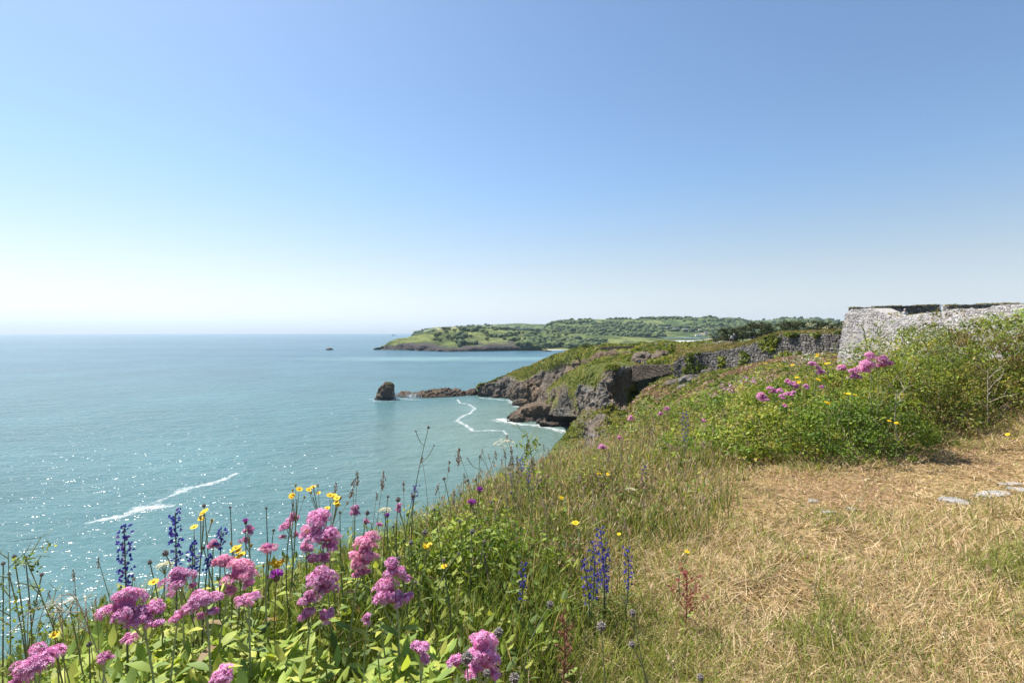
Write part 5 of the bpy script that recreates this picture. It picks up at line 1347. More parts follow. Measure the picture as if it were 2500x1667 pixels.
bl = [(1640, 7.4, 1.5, .34, 3000, 'low green bush thinning out towards the cliff edge beside the tall blue flower spike', BUSHC),
      (1790, 6.9, 1.7, .60, 5000, 'green bush under the cluster of small pink flower heads', BUSHC),
      (1940, 6.7, 1.9, .85, 6500, 'bright green bush carrying small yellow flowers', BUSHC),
      (2095, 6.6, 2.0, 1.02, 7500, 'leafy green bush below the biggest pink flowers at the bastion foot', BUSHC),
      (2215, 6.9, 1.9, 1.2, 10000, 'tall green bush in front of the dip in the bastion wall', BUSHC),
      (2345, 7.4, 2.3, 1.42, 16000, 'tallest bush with brownish top against the pale bastion wall', BROWNC + BUSHC[:3]),
      (2480, 7.6, 2.4, 1.25, 14000, 'yellow-green bush beside the brown-topped one against the wall', BUSHC[2:]),
      (2620, 7.0, 2.2, 1.15, 9000, 'green bush at the far end of the hedge by the path', BUSHC),
      (2780, 6.6, 2.2, .9, 4000, 'outermost green bush of the hedge past the path turn', BUSHC),
      (1730, 5.7, 1.5, .34, 4000, 'low rounded green bush at the tip of the hedge beside the path', BUSHC),
      (1870, 5.65, 1.5, .46, 5000, 'dense green bush on the path edge below the yellow flowers', BUSHC),
      (2020, 5.6, 1.5, .56, 5500, 'dark leafy bush overhanging the bare path', BUSHC[:3]),
      (2150, 5.75, 1.4, .62, 5000, 'shaded deep green bush on the path edge next to the grey slabs', BUSHC[:3]),
      (2265, 6.3, 1.5, .62, 4500, 'bush tangled with rusty dry stems on the path edge', BUSHC + BROWNC),
      (2390, 6.9, 1.8, .60, 4500, 'low bush of mixed brown and green behind the dead twig', BROWNC + BUSHC),
      (2520, 7.0, 1.8, .55, 4000, 'low sprawling brown-green bush at the turn of the path', BROWNC + BUSHC),
      (1180, 2.75, .75, .36, 2600, 'small dark bramble bush among the meadow grass at the cliff edge', BUSHC[:4]),
      (1480, 4.4, 1.1, .26, 1800, 'low green shrub in the straw meadow behind the blue flowers', BUSHC + BROWNC),
      (1120, 3.3, .8, .25, 1600, 'low green herb clump under the grey seed heads at the cliff edge', BUSHC)]
for i, (px, d_, w, h, nl, lb, cl) in enumerate(bl): bush(px, d_, w, h, nl, lb, cl, seed=i, leaf=.034 if d_ > 5 else .028)

# ================================================================== flowering plants
M_petal = mat_attr('petals', 0.6, 0.25, 0.2)
M_stem = mat_attr('plant_stems', 0.7, 0.0, 0.25)
FLO_V = [(0, 0, 0)]; FLO_P = []
for k in range(5):
    a = k * 2 * math.pi / 5
    for da, r_, z in ((-.38, .62, .12), (0, 1.0, .05), (.38, .62, .12)): FLO_V.append((math.cos(a + da) * r_, math.sin(a + da) * r_, z))
    FLO_P.append((0, 1 + 3 * k, 2 + 3 * k, 3 + 3 * k))
FLO_V = np.array(FLO_V); FLO_P = np.array(FLO_P)
def leaf_mesh(name, col, bend, wid, mat=None):
    V = LEAF_V * np.array([wid, 1, 1]); V[:, 2] += -bend * V[:, 1] ** 2
    c = np.broadcast_to(np.array(col, float), (8, 3)) * np.linspace(.85, 1.15, 8)[:, None]
    return np_mesh(name, V, LEAF_P, mat or M_leaf, True, col=c)
LEAVES = [leaf_mesh('leaf', c, b, w) for c, b, w in (((0.22, 0.30, 0.055), .15, 1.0), ((0.32, 0.38, 0.065), .3, 1.1), ((0.17, 0.25, 0.06), .1, .9), ((0.42, 0.43, 0.08), .4, 1.0))]
LEAF_DRY = leaf_mesh('leaf', (0.26, 0.18, 0.09), .9, .8)
LEAF_THIN = [leaf_mesh('leaf', c, b, .35) for c, b in (((0.12, 0.17, 0.04), .2), ((0.17, 0.21, 0.06), .5))]
def put_leaf(parent, me, loc, az, el, s):
    o = link('leaf', me, parent); o.location = loc; o.rotation_euler = (el, 0, az); o.scale = (s, s, s); return o
def rootpos(px, py, d_, drift=(0, 0)):
    """flower point and the ground under it"""
    p_ = W(px, py, d_); g = np.array([p_[0] + drift[0], p_[1] + drift[1], 0.0]); g[2] = gz1(g[0], g[1]) - .02
    return p_, g
def curve_pts(a, b, bow, n=6):
    t_ = np.linspace(0, 1, n)[:, None]
    return a * (1 - t_) + b * t_ + np.sin(t_ * math.pi) * np.array(bow)
PINK = np.array([(0.65, 0.27, 0.52), (0.72, 0.36, 0.62), (0.78, 0.47, 0.71), (0.57, 0.18, 0.42)])
def valerian(lobes, d_, label, grp=None, seed=0, leaves=8, dry=False, pale=False, fs=None):
    rn = np.random.default_rng(1000 + seed)
    bot = max(lobes, key=lambda l: l[1]); top = min(lobes, key=lambda l: l[1]); cxp = np.mean([l[0] for l in lobes])
    tip, g = rootpos(cxp, top[1], d_, (rn.normal(0, .05), rn.normal(0, .04)))
    # on low ground keep the plant standing on it
    r_ = empty('valerian_plant', tuple(g), 0, label, 'flower', grp)
    st = MB(); scol = (0.30, 0.35, 0.18) if d_ < 3 else (0.13, 0.16, 0.06)
    base = np.zeros(3); end = tip - g
    ax = curve_pts(base, end, (rn.normal(0, .02), rn.normal(0, .02), 0), 8)
    st.add(*tube_vp(ax, np.linspace(.0042, .0022, 8) * (1 if d_ < 3 else .9), 6), scol)
    fsz = fs or (.0058 if d_ < 3 else .0085)
    col_t = PINK * rn.uniform(.86, 1.08) * (np.array([1.02, 1.0, .86]) if dry else 1.0)
    for (px, py, w, h) in lobes:
        c = W(px, py, d_ + rn.normal(0, .012)) - g
        rx, rz_ = w / F * d_ / 2 * 1.05, h / F * d_ / 2 * 1.15
        # branchlet to the main stem
        k = min(range(8), key=lambda q: abs(ax[q][2] - (c[2] - rz_ - .03)))
        st.add(*tube_vp(curve_pts(ax[k], c - [0, 0, rz_ * .3], (0, 0, -.01), 4), [.0022, .002, .0018, .0014], 5), scol)
        pk = MB()
        V, P = ICO[2]; pk.add(V * np.array([rx, rx, rz_]) * .52 * (1 + .15 * fbm(V * 3 + seed, 2))[:, None] + c, P, (0.48, 0.13, 0.30))
        ks = int(np.clip(rx / .0040, 6, 20))
        us = rn.normal(size=(ks * 3, 3)); us /= np.linalg.norm(us, axis=1, keepdims=True); us = us[us[:, 2] > -.55][:ks]
        sub = us * np.array([rx, rx, rz_]) * rn.uniform(.52, .74, (len(us), 1)); sub[:, :2] *= (1.12 - .55 * np.clip(us[:, 2:3], -.2, 1)); sub[:, 2] = sub[:, 2] * 1.12 - rz_ * .12
        rs_ = min(rx, rz_ * 1.3) * rn.uniform(.40, .54, len(us))
        tot = int(np.clip(4 * math.pi * ((rx * rx + 2 * rx * rz_) / 3) * 1.5 / (fsz ** 2 * 1.5), 30, 950))
        w_s = rs_ ** 2 / (rs_ ** 2).sum(); kk = rn.choice(len(us), tot, p=w_s)
        u = rn.normal(size=(tot, 3)); u /= np.linalg.norm(u, axis=1, keepdims=True); u[:, 2] = np.where(u[:, 2] < -.35, -u[:, 2], u[:, 2])
        pos = sub[kk] + u * rs_[kk][:, None] * rn.uniform(.85, 1.08, (tot, 1)) * np.array([1, 1, .75]) + c
        nr = u + np.array([0, 0, .45]) + rn.normal(size=u.shape) * .35
        V, P = scatter(FLO_V, FLO_P, pos, rot_basis(tot, rn, nr), fsz * rn.uniform(.75, 1.25, tot))
        cc = col_t[rn.integers(0, 4, tot)] * rn.uniform(.82, 1.18, (tot, 1)) * rn.uniform(.85, 1.15, len(us))[kk][:, None]
        pk.add(V, P, np.repeat(cc, 16, 0)); pk.obj('flower_head', M_petal, r_)
    st.obj('stem', M_stem, r_)
    H = np.linalg.norm(end)
    for k in range(leaves):
        t_ = .10 + .72 * (k // 2) / max(leaves / 2, 1) + rn.uniform(0, .05)
        p_ = np.array([np.interp(t_, np.linspace(0, 1, 8), ax[:, q]) for q in range(3)])
        az = (k % 2) * math.pi + (k // 2) * 1.57 + rn.uniform(-.4, .4)
        me = LEAF_DRY if (dry and rn.uniform() < .3) else LEAVES[int(rn.integers(4))]
        put_leaf(r_, me, tuple(p_), az, rn.uniform(-.1, .8), rn.uniform(.055, .095) * (1 if d_ < 3 else 1.1))
    return r_
val = [
 ([(303, 1478, 84, 84), (356, 1493, 66, 50), (330, 1512, 60, 40), (380, 1523, 36, 23), (317, 1556, 34, 18)], 1.36, 'largest double-domed pink valerian head under the tallest blue spike'),
 ([(435, 1410, 63, 46), (472, 1430, 22, 15), (422, 1450, 20, 14)], 1.55, 'pink valerian dome beside the thin blue spike over the sea'),
 ([(498, 1462, 79, 43), (524, 1493, 30, 20), (488, 1505, 20, 16)], 1.42, 'wide flat pink valerian head with small side tufts beneath it'),
 ([(547, 1371, 46, 43), (584, 1394, 66, 62), (610, 1424, 26, 20), (557, 1443, 30, 20)], 1.6, 'twin pink valerian domes just under the yellow daisies'),
 ([(594, 1468, 46, 26), (620, 1455, 26, 20)], 1.5, 'small slanted pink valerian head above the yellow-green leaves'),
 ([(435, 1504, 36, 23)], 1.4, 'small single pink valerian tuft between the two big domes'),
 ([(102, 1598, 88, 52), (66, 1628, 60, 40), (50, 1657, 46, 26)], 1.22, 'pink valerian dome with trailing tufts at the cliff edge in leafy green'),
 ([(257, 1602, 30, 18)], 1.25, 'tiny deep pink valerian bud cluster low in the leaves'),
 ([(551, 1652, 60, 50)], 1.15, 'pink valerian head rising straight out of the broad yellow-green leaves'),
 ([(780, 1266, 58, 48), (763, 1302, 56, 40), (800, 1308, 54, 40), (742, 1335, 36, 24), (808, 1330, 38, 24), (760, 1366, 34, 22), (790, 1362, 36, 24)], 1.95, 'tall tiered pink valerian spire under the yellow ragwort'),
 ([(897, 1314, 48, 40), (890, 1341, 60, 36), (890, 1366, 66, 33), (884, 1397, 44, 14)], 1.85, 'narrow conical pink valerian spire with fading lower tufts'),
 ([(785, 1410, 66, 50), (798, 1434, 44, 40), (755, 1460, 46, 33), (750, 1498, 42, 24), (790, 1506, 34, 24), (808, 1496, 28, 24)], 1.6, 'pink valerian with big dome and three lower tufts'),
 ([(959, 1390, 50, 54), (946, 1436, 62, 44), (966, 1460, 54, 34), (930, 1460, 42, 28), (994, 1412, 20, 16), (996, 1457, 26, 20)], 1.65, 'pyramid-shaped pink valerian head beside the narrow spire'),
 ([(1174, 1572, 70, 56), (1187, 1612, 62, 50), (1160, 1630, 50, 36), (1114, 1615, 36, 34), (1203, 1641, 30, 24)], 1.22, 'large deep pink valerian head behind the grey seed heads'),
 ([(1025, 1582, 46, 36), (1034, 1606, 28, 30)], 1.3, 'lone magenta valerian head in the tall green grass'),
 ([(897, 1509, 23, 25)], 1.5, 'small crimson valerian bud cluster beside the yellowing leaves'),
 ([(715, 1264, 26, 26), (699, 1285, 36, 18), (722, 1305, 14, 14), (690, 1310, 14, 10)], 2.2, 'small pink valerian sprig left of the tall tiered spire against the sea'),
 ([(867, 1247, 26, 30)], 2.4, 'faded pink valerian head under the brown grass plumes'),
 ([(974, 1239, 17, 23)], 2.5, 'tiny pink valerian head behind the cream flat umbel'),
 ([(893, 1275, 17, 17), (926, 1279, 14, 14)], 2.4, 'pair of tiny pink valerian heads above the conical spire'),
 ([(653, 1335, 36, 30)], 1.8, 'fading pale pink valerian head right of the yellow daisies'),
 ([(521, 1328, 23, 23)], 1.9, 'small round pink valerian head left of the yellow daisies'),
 ([(610, 1292, 24, 30), (598, 1318, 20, 14)], 2.0, 'small pink valerian head with dark buds standing against the sea'),
 ([(2123, 869, 25, 20), (2116, 891, 34, 27), (2109, 903, 29, 17)], 5.5, 'tallest tiered pink valerian at the foot of the bastion wall'),
 ([(2155, 877, 26, 20), (2157, 891, 26, 17), (2174, 888, 18, 11)], 5.5, 'pink valerian with a side tuft in the bush below the bastion wall'),
 ([(2085, 906, 22, 15), (2090, 918, 22, 20)], 5.5, 'two-tiered pink valerian just left of the tallest one by the bastion'),
 ([(2058, 899, 27, 16)], 5.6, 'flat pink valerian head in front of the bastion corner'),
 ([(1982, 889, 18, 15), (1997, 898, 12, 13), (2004, 908, 18, 13)], 5.9, 'pink valerian sprig leaning right over the yellow flowers'),
 ([(1923, 932, 16, 14), (1936, 937, 16, 13), (1946, 945, 18, 11)], 6.0, 'row of three pink valerian tufts on one plant among yellow flowers'),
 ([(1880, 948, 18, 11), (1890, 956, 20, 11), (1903, 953, 18, 11)], 6.0, 'broad loose pink valerian sprig on the hedge'),
 ([(1859, 965, 20, 15), (1863, 974, 27, 14)], 6.0, 'pink valerian with a pale lower tier at the seaward end of the hedge'),
 ([(1968, 944, 14, 12)], 5.9, 'single small pink valerian tuft in the middle of the hedge'),
 ([(1908, 969, 15, 12)], 5.7, 'small deep pink valerian tuft under the broad loose sprig'),
 ([(1925, 962, 20, 11), (1938, 958, 12, 10)], 5.8, 'small flat pink valerian tuft on the hedge over bright leaves'),
 ([(1917, 990, 11, 9)], 5.6, 'tiny pink valerian tuft lowest on the hedge'),
 ([(2005, 945, 11, 11)], 5.7, 'tiny pink valerian tuft beside the pair of yellow heads'),
 ([(1629, 997, 14, 14)], 7.0, 'pink valerian head showing against the hollow near the blue spike'),
 ([(1613, 1010, 12, 12)], 7.0, 'small pink valerian head just below another against the hollow'),
 ([(1541, 1022, 14, 14)], 6.6, 'pink valerian head against the foot of the grey cliff buttress'),
 ([(1513, 1068, 13, 13)], 6.0, 'lone pink valerian head in front of the buttress scree'),
 ([(1471, 1092, 19, 14)], 5.2, 'pink valerian head at the meadow rim above the cove'),
 ([(1717, 1027, 12, 10)], 6.6, 'small pink valerian head at the low end of the hedge'),
]
for i, (lb, d_, label) in enumerate(val): valerian(lb, d_, label, seed=i, leaves=12 if d_ < 2.1 else 6, dry=i in (3, 10, 20))
# pink haze of valerian far across the hollow
XX, YY = (rv.uniform(1640, 2080, 900) - 1250) / F, np.exp(rv.uniform(math.log(8), math.log(44), 900)); XX = XX * YY
pp = np.c_[XX, YY, gz(XX, YY)]; m = fbm(pp / [3, 6, 3], 2) > .22; pp = pp[m]; n = len(pp)
k = np.repeat(np.arange(n), 7); pos = pp[k] + rv.normal(size=(len(k), 3)) * [.16, .16, .06] + [0, 0, .42]
V, P = scatter(FLO_V, FLO_P, pos, rot_basis(len(k), rv, np.broadcast_to([0, -.3, 1.], (len(k), 3)) + rv.normal(size=(len(k), 3)) * .4), rv.uniform(.02, .05, len(k)))
tag(link('valerian_drift', np_mesh('valerian_drift', V, P, M_petal, col=np.repeat(pal(PINK * [.8, .9, .85], len(k), rv), 16, 0))), 'dusty pink valerian drift on the slope before the bastion', 'flowers', kind='stuff')
# leafy valerian shoots without flowers
SHOOT = 'leafy yellow-green valerian shoot without flowers at the foot of the pink heads'
for i in range(66):
    px, d_ = rv.uniform(180, 1010), rv.uniform(.98, 1.6)
    x_, y_ = (px - 1250) / F * d_, d_; g = np.array([x_, y_, gz1(x_, y_) - .02])
    r_ = empty('valerian_shoot', tuple(g), rv.uniform(0, 6.28), SHOOT, 'leafy plant', 'leafy shoots under the pink flowers')
    h = rv.uniform(.26, .52) * (1.0 if d_ > 1.2 else .8); tip = np.array([rv.normal(0, .05), rv.normal(0, .05), h]); ax = curve_pts(np.zeros(3), tip, (.01, .01, 0), 6)
    MB().add(*tube_vp(ax, np.linspace(.004, .002, 6), 5), (0.24, 0.29, 0.12)).obj('stem', M_stem, r_)
    for k in range(12):
        t_ = .25 + .75 * (k // 2) / 5.5; p_ = [np.interp(t_, np.linspace(0, 1, 6), ax[:, q]) for q in range(3)]
        put_leaf(r_, LEAF_DRY if rv.uniform() < .05 else LEAVES[int(rv.integers(4))], tuple(p_), (k % 2) * 3.14 + (k // 2) * 1.57 + rv.uniform(-.3, .3), rv.uniform(.0, .9), rv.uniform(.05, .095) * (1.2 - .5 * t_))

# --- blue spikes (viper's bugloss)
BLUE = np.array([(0.05, 0.06, 0.38), (0.07, 0.08, 0.48), (0.12, 0.12, 0.56), (0.16, 0.09, 0.42)])
def bugloss(px, y0, y1, w, d_, label, seed, lean=0, gap=1.0):
    rn = np.random.default_rng(3000 + seed)
    tip, g = rootpos(px, y0, d_, (-lean, 0)); low = W(px, y1, d_)
    r_ = empty('blue_flower_spike', tuple(g), 0, label, 'flower')
    end = tip - g; ax = curve_pts(np.zeros(3), end, (rn.normal(0, .012), 0, 0), 8)
    st = MB(); st.add(*tube_vp(ax, np.linspace(.0048, .0016, 8), 6), (0.13, 0.15, 0.10))
    L = (y1 - y0) / F * d_; n = int(L / .0058 * gap); hw = w / F * d_ / 2 * .62
    H = np.linalg.norm(end); fl = MB()
    for k in range(n):
        t_ = 1 - (k / n) * (L / H); p_ = np.array([np.interp(t_, np.linspace(0, 1, 8), ax[:, q]) for q in range(3)])
        a = k * 2.4 + rn.uniform(-.4, .4); e = np.array([math.cos(a), math.sin(a), .35]) * hw * (.55 + .45 * min(1, k / (n * .25)))
        st.add(*tube_vp([p_, p_ + e * .7], [.0015, .0012], 4), (0.11, 0.13, 0.09))
        m = rn.integers(2, 5)
        for q in range(m):
            c = p_ + e + rn.normal(0, .0042, 3)
            V, P = scatter(np.array([(0, 0, 0), (.5, -.45, .9), (1.0, 0, 1.2), (.5, .45, .9), (-.5, -.4, 1.0), (-.6, .4, 1.0)]), [np.array([(0, 1, 2, 3)]), np.array([(0, 4, 1), (0, 3, 5), (0, 5, 4)])], c[None], rot_basis(1, rn, [e / np.linalg.norm(e) + [0, 0, .3]]), np.array([.0078]) * rn.uniform(.7, 1.2))
            fl.add(V, P, BLUE[rn.integers(4)] * rn.uniform(.8, 1.3))
    st.obj('stem', M_stem, r_); fl.obj('blossom', M_petal, r_)
    for k in range(9):
        t_ = .06 + .6 * k / 9 * (1 - L / H + .2); p_ = [np.interp(t_, np.linspace(0, 1, 8), ax[:, q]) for q in range(3)]
        put_leaf(r_, LEAF_THIN[k % 2], tuple(p_), k * 2.4, rn.uniform(.2, .9), rn.uniform(.06, .11) * (1.1 - t_ * .6))
bug = [(303, 1288, 1442, 30, 1.55, 'tallest thick blue flower spike rising in front of the open sea'), (428, 1252, 1388, 22, 1.75, 'slender dark blue flower spike right of the tallest one'), (470, 1330, 1402, 18, 1.75, 'short dark blue spike between slender spike and yellow daisies'),
       (540, 1295, 1345, 16, 1.9, 'dark half-opened blue spike behind the yellow daisies'), (508, 1360, 1395, 13, 1.85, 'very short blue spike beside the pink twin domes'), (1015, 1188, 1224, 14, 2.7, 'small bright blue spike among grey seed heads against the sea'),
       (1270, 1120, 1166, 13, 4.0, 'blue spike at the cliff rim beside the tall branched stem'), (1295, 1130, 1186, 12, 4.0, 'greyish blue spike next to another at the cliff rim'), (1247, 1158, 1185, 10, 4.0, 'faint blue spike low at the cliff rim'),
       (1672, 1008, 1082, 20, 5.0, 'tall violet-blue flower spike standing before the green hedge'), (1575, 1135, 1190, 15, 4.5, 'small pale blue spike in the straw meadow'),
       (1466, 1290, 1450, 26, 2.45, 'tall middle blue spike of the clump by the dry grass'), (1448, 1325, 1470, 26, 2.4, 'dense left-hand blue spike leaning on the middle one of the clump'), (1424, 1370, 1478, 22, 2.35, 'lowest blue spike of the clump by the dry grass'), (1482, 1345, 1440, 22, 2.42, 'blue spike tucked behind the middle one of the clump'),
       (1530, 1335, 1440, 22, 2.5, 'separate blue spike a hand away from the clump by the dry grass'), (1275, 1380, 1472, 18, 2.3, 'sparse blue spike deep in the green grass')]
for i, (px, y0, y1, w, d_, lb) in enumerate(bug): bugloss(px, y0, y1, w, d_, lb, i, lean=random.uniform(-.03, .03), gap=.6 if d_ > 2.2 else .9)

# --- yellow daisies (ragwort, hawkweed)
YEL = np.array([(0.78, 0.55, 0.01), (0.85, 0.63, 0.015), (0.72, 0.46, 0.01)])
def daisy_parts(fl, c, r_, nrm, rn):
    n = 13; B = rot_basis(1, rn, [nrm])[0]
    for k in range(n):
        a = k * 2 * math.pi / n + rn.uniform(-.1, .1); u = B @ np.array([math.cos(a), math.sin(a), .12]); s = B @ np.array([-math.sin(a), math.cos(a), 0])
        fl.add([c + u * r_ * .25 - s * r_ * .1, c + u * r_ * .7 - s * r_ * .17, c + u * r_, c + u * r_ * .7 + s * r_ * .17, c + u * r_ * .25 + s * r_ * .1], np.array([(0, 1, 2, 3, 4)]), YEL[rn.integers(3)] * rn.uniform(.85, 1.1))
    V, P = ICO[1]; fl.add(V * r_ * np.array([.34, .34, .2]) @ B.T + c + B[:, 2] * r_ * .05, P, (0.62, 0.33, 0.01))
def yellow(px, py, w, h, n, d_, label, seed, grp=None, buds=3):
    rn = np.random.default_rng(4000 + seed)
    tip, g = rootpos(px, py, d_, (rn.normal(0, .06), 0)); r_ = empty('yellow_flower', tuple(g), 0, label, 'flower', grp)
    end = tip - g; ax = curve_pts(np.zeros(3), end - [0, 0, .03], (rn.normal(0, .03), 0, 0), 7); st = MB(); fl = MB(); bd = MB()
    st.add(*tube_vp(ax, np.linspace(.0035, .0018, 7), 5), (0.18, 0.20, 0.08))
    for k in range(n):
        c = end + np.array([rn.uniform(-.5, .5) * w, rn.uniform(-.4, .4) * w, rn.uniform(-.5, .5) * h]) / F * d_ * (0 if n == 1 else 1)
        st.add(*tube_vp(curve_pts(ax[-2], c, (0, 0, -.006), 4), .0012, 4), (0.20, 0.21, 0.09))
        daisy_parts(fl, c, (.015 if d_ < 3 else .024) * rn.uniform(.8, 1.15), np.array([rn.normal(0, .35), -.35, 1.0]), rn)
    for k in range(buds):
        c = end + np.array([rn.uniform(-.8, .8) * w, rn.uniform(-.4, .4) * w, rn.uniform(-.5, .9) * h]) / F * d_
        st.add(*tube_vp([ax[-2], c], .001, 4), (0.20, 0.19, 0.09)); V, P = ICO[1]; MB().add(V * np.array([.0045, .0045, .008]) + c, P, (0.36, 0.25, 0.09)).obj('bud', M_stem, r_)
    st.obj('stem', M_stem, r_); fl.obj('petals', M_petal, r_)
    for k in range(5): put_leaf(r_, LEAF_THIN[k % 2], tuple(ax[1 + k % 5]), k * 2.4, .5, rn.uniform(.04, .08))
yl = [(497, 1262, 40, 26, 4, 1.85, 'yellow daisies with brown buds leaning out over the sea'), (474, 1286, 16, 14, 1, 1.85, 'drooping yellow daisy under the ones with brown buds'), (725, 1200, 30, 24, 3, 2.15, 'yellow ragwort on a thin stem above the small pink sprig'), (764, 1196, 30, 16, 3, 2.15, 'yellow ragwort with a dark stem just above the tiered pink spire'),
      (822, 1220, 36, 22, 6, 2.15, 'dense yellow ragwort cluster against the sea'), (799, 1240, 8, 8, 1, 2.15, 'small single yellow bloom below the dense ragwort cluster'), (590, 1342, 50, 22, 6, 1.75, 'bright yellow daisies directly above the pink twin domes'), (572, 1362, 14, 10, 2, 1.72, 'lower yellow daisies touching the pink twin domes'),
      (672, 1376, 36, 12, 4, 1.8, 'low flat row of yellow blooms left of the big pink dome'), (746, 1293, 8, 6, 1, 1.95, 'single yellow bloom tucked into the tiered pink spire'), (1463, 1157, 8, 6, 1, 4.4, 'left of the two flat yellow blooms in the straw meadow'), (1484, 1157, 8, 6, 1, 4.4, 'right of the two flat yellow blooms in the straw meadow'),
      (2072, 966, 26, 12, 4, 5.2, 'largest yellow cluster on the hedge above the path'), (2018, 986, 16, 10, 3, 5.2, 'bright yellow cluster low on the hedge'), (1943, 920, 12, 6, 2, 6.0, 'pair of yellow blooms above the three pink tufts'), (1953, 933, 10, 7, 2, 6.0, 'yellow bloom between pink valerian tufts on the hedge'), (2000, 926, 12, 9, 3, 5.9, 'yellow cluster under the leaning pink sprig'), (2015, 926, 8, 8, 2, 5.9, 'small yellow cluster right of the one under the leaning sprig'),
      (1992, 868, 12, 8, 3, 6.4, 'yellow blooms standing highest before the white flower spray'), (2020, 887, 14, 5, 2, 6.3, 'two yellow blooms between pink sprig and bastion corner'), (1908, 892, 9, 6, 1, 6.6, 'yellow bloom beside the white flower spray towards the hollow'), (1932, 892, 10, 9, 2, 6.6, 'yellow blooms in the middle of the white flower spray'),
      (1042, 1332, 16, 8, 3, 2.2, 'tiny yellow vetch blooms on the small bramble bush'), (1084, 1382, 6, 6, 1, 2.1, 'lone yellow bloom beneath the small bramble bush'), (133, 1549, 8, 7, 1, 1.3, 'lone yellow bloom among bleached twigs at the cliff edge'), (375, 1420, 6, 6, 1, 1.6, 'tiny yellow bloom beside the pink dome over the sea'), (1371, 1215, 7, 7, 1, 3.7, 'lone yellow bloom in the brown grass plumes'), (1405, 1276, 6, 6, 1, 3.0, 'tiny yellow bloom beside pale curled leaves'), (1511, 1303, 6, 5, 1, 2.9, 'tiny yellow bloom behind the blue clump'), (1677, 1346, 5, 5, 1, 2.6, 'tiny yellow bloom on the tall straw stalk above the red dock'), (2180, 1028, 18, 12, 3, 5.0, 'orange-yellow bloom in the hedge next to dry stems'), (2460, 1060, 6, 6, 1, 5.6, 'lone yellow bloom by the path turn under brown bushes')]
for i, (px, py, w, h, n, d_, lb) in enumerate(yl): yellow(px, py, w, h, n, d_, lb, i, buds=3 if n > 2 and d_ < 3 else 0)

# --- grey seed heads on wiry stems
def seed_head(px, py, w, d_, label, seed, grp=None, branches=()):
    rn = np.random.default_rng(5000 + seed)
    tip, g = rootpos(px, py, d_, (rn.normal(0, .05), rn.normal(0, .05))); r_ = empty('seed_head', tuple(g), 0, label, 'seed head', grp)
    end = tip - g; ax = curve_pts(np.zeros(3), end, (rn.normal(0, .03), rn.normal(0, .02), 0), 9); st = MB()
    st.add(*tube_vp(ax, np.linspace(.0026, .0013, 9) * (1 + .12 * d_), 5), (0.15, 0.17, 0.09))
    def head(c, r0):
        mb = MB(); V, P = ICO[2]; mb.add(V * r0 * .8 + c, P, (0.10, 0.085, 0.075))
        u = ICO[3][0][::3]; n = len(u)
        Vs, Ps = scatter(np.array([(-.35, -.35, 0), (.35, -.35, 0), (.35, .35, 0), (-.35, .35, 0), (0, 0, .9)]), [np.array([(0, 1, 4), (1, 2, 4), (2, 3, 4), (3, 0, 4)])], u * r0 * .74 + c, rot_basis(n, rn, u), np.full(n, r0 * .33))
        mb.add(Vs, Ps, np.repeat(np.array([(0.25, 0.22, 0.20), (0.33, 0.30, 0.27), (0.18, 0.15, 0.14)])[rn.integers(0, 3, n)], 5, 0))
        mb.obj('head', M_stem, r_)
    head(end, w / F * d_ / 2)
    for (bx_, by_, bw) in branches:
        c = W(bx_, by_, d_) - g; k = int(np.clip(np.searchsorted(ax[:, 2], c[2] - .12), 1, 7))
        st.add(*tube_vp(curve_pts(ax[k], c, (0, 0, -.02), 6), .0014 * (1 + .12 * d_), 5), (0.15, 0.17, 0.09)); head(c, bw / F * d_ / 2)
    st.obj('stem', M_stem, r_)
    for k in range(3): put_leaf(r_, LEAF_THIN[k % 2], tuple(ax[1 + k]), k * 2.1, .8, rn.uniform(.05, .09))
SHL = 'small grey-brown scabious seed head on a wiry stem along the cliff edge'
sh_u = [(1217, 1543, 26, 1.45, 'grey seed head standing above the large deep pink valerian'), (1140, 1605, 32, 1.15, 'big grey seed head in front of the large deep pink valerian'), (1188, 1642, 20, 1.15, 'small grey seed head overlapping the lower petals of the deep pink valerian'), (1256, 1655, 28, 1.15, 'grey seed head beside the stem right of the deep pink valerian'),
        (1468, 1528, 25, 1.6, 'plump grey seed head under the blue clump'), (1544, 1495, 18, 1.85, 'grey seed head beyond the plump one under the blue clump'), (1543, 1572, 18, 1.65, 'grey seed head with green stem in the dry grass'), (1343, 1474, 18, 1.85, 'grey seed head at the edge of green and dry grass'), (1710, 1652, 18, 1.55, 'lone grey seed head low in the trampled dry grass'),
        (404, 1350, 16, 1.65, 'brown seed head beside the slender dark blue spike'), (366, 1372, 12, 1.7, 'round seed head between the two tall blue spikes'), (218, 1572, 14, 1.35, 'dark seed head above the tiny deep pink buds'), (1037, 1299, 15, 2.2, 'tall grey seed head over the small bramble bush')]
for i, a in enumerate(sh_u): seed_head(a[0], a[1], a[2], a[3], a[4], i)
seed_head(1046, 1043, 8, 3.0, 'tallest branching seed-head stem standing high against the cove water', 60, None, ((1015, 1052, 5), (1060, 1087, 4)))
seed_head(1171, 1114, 6, 3.2, 'forked seed-head stem against the cove water', 61, None, ((1141, 1118, 4), (1162, 1170, 7)))
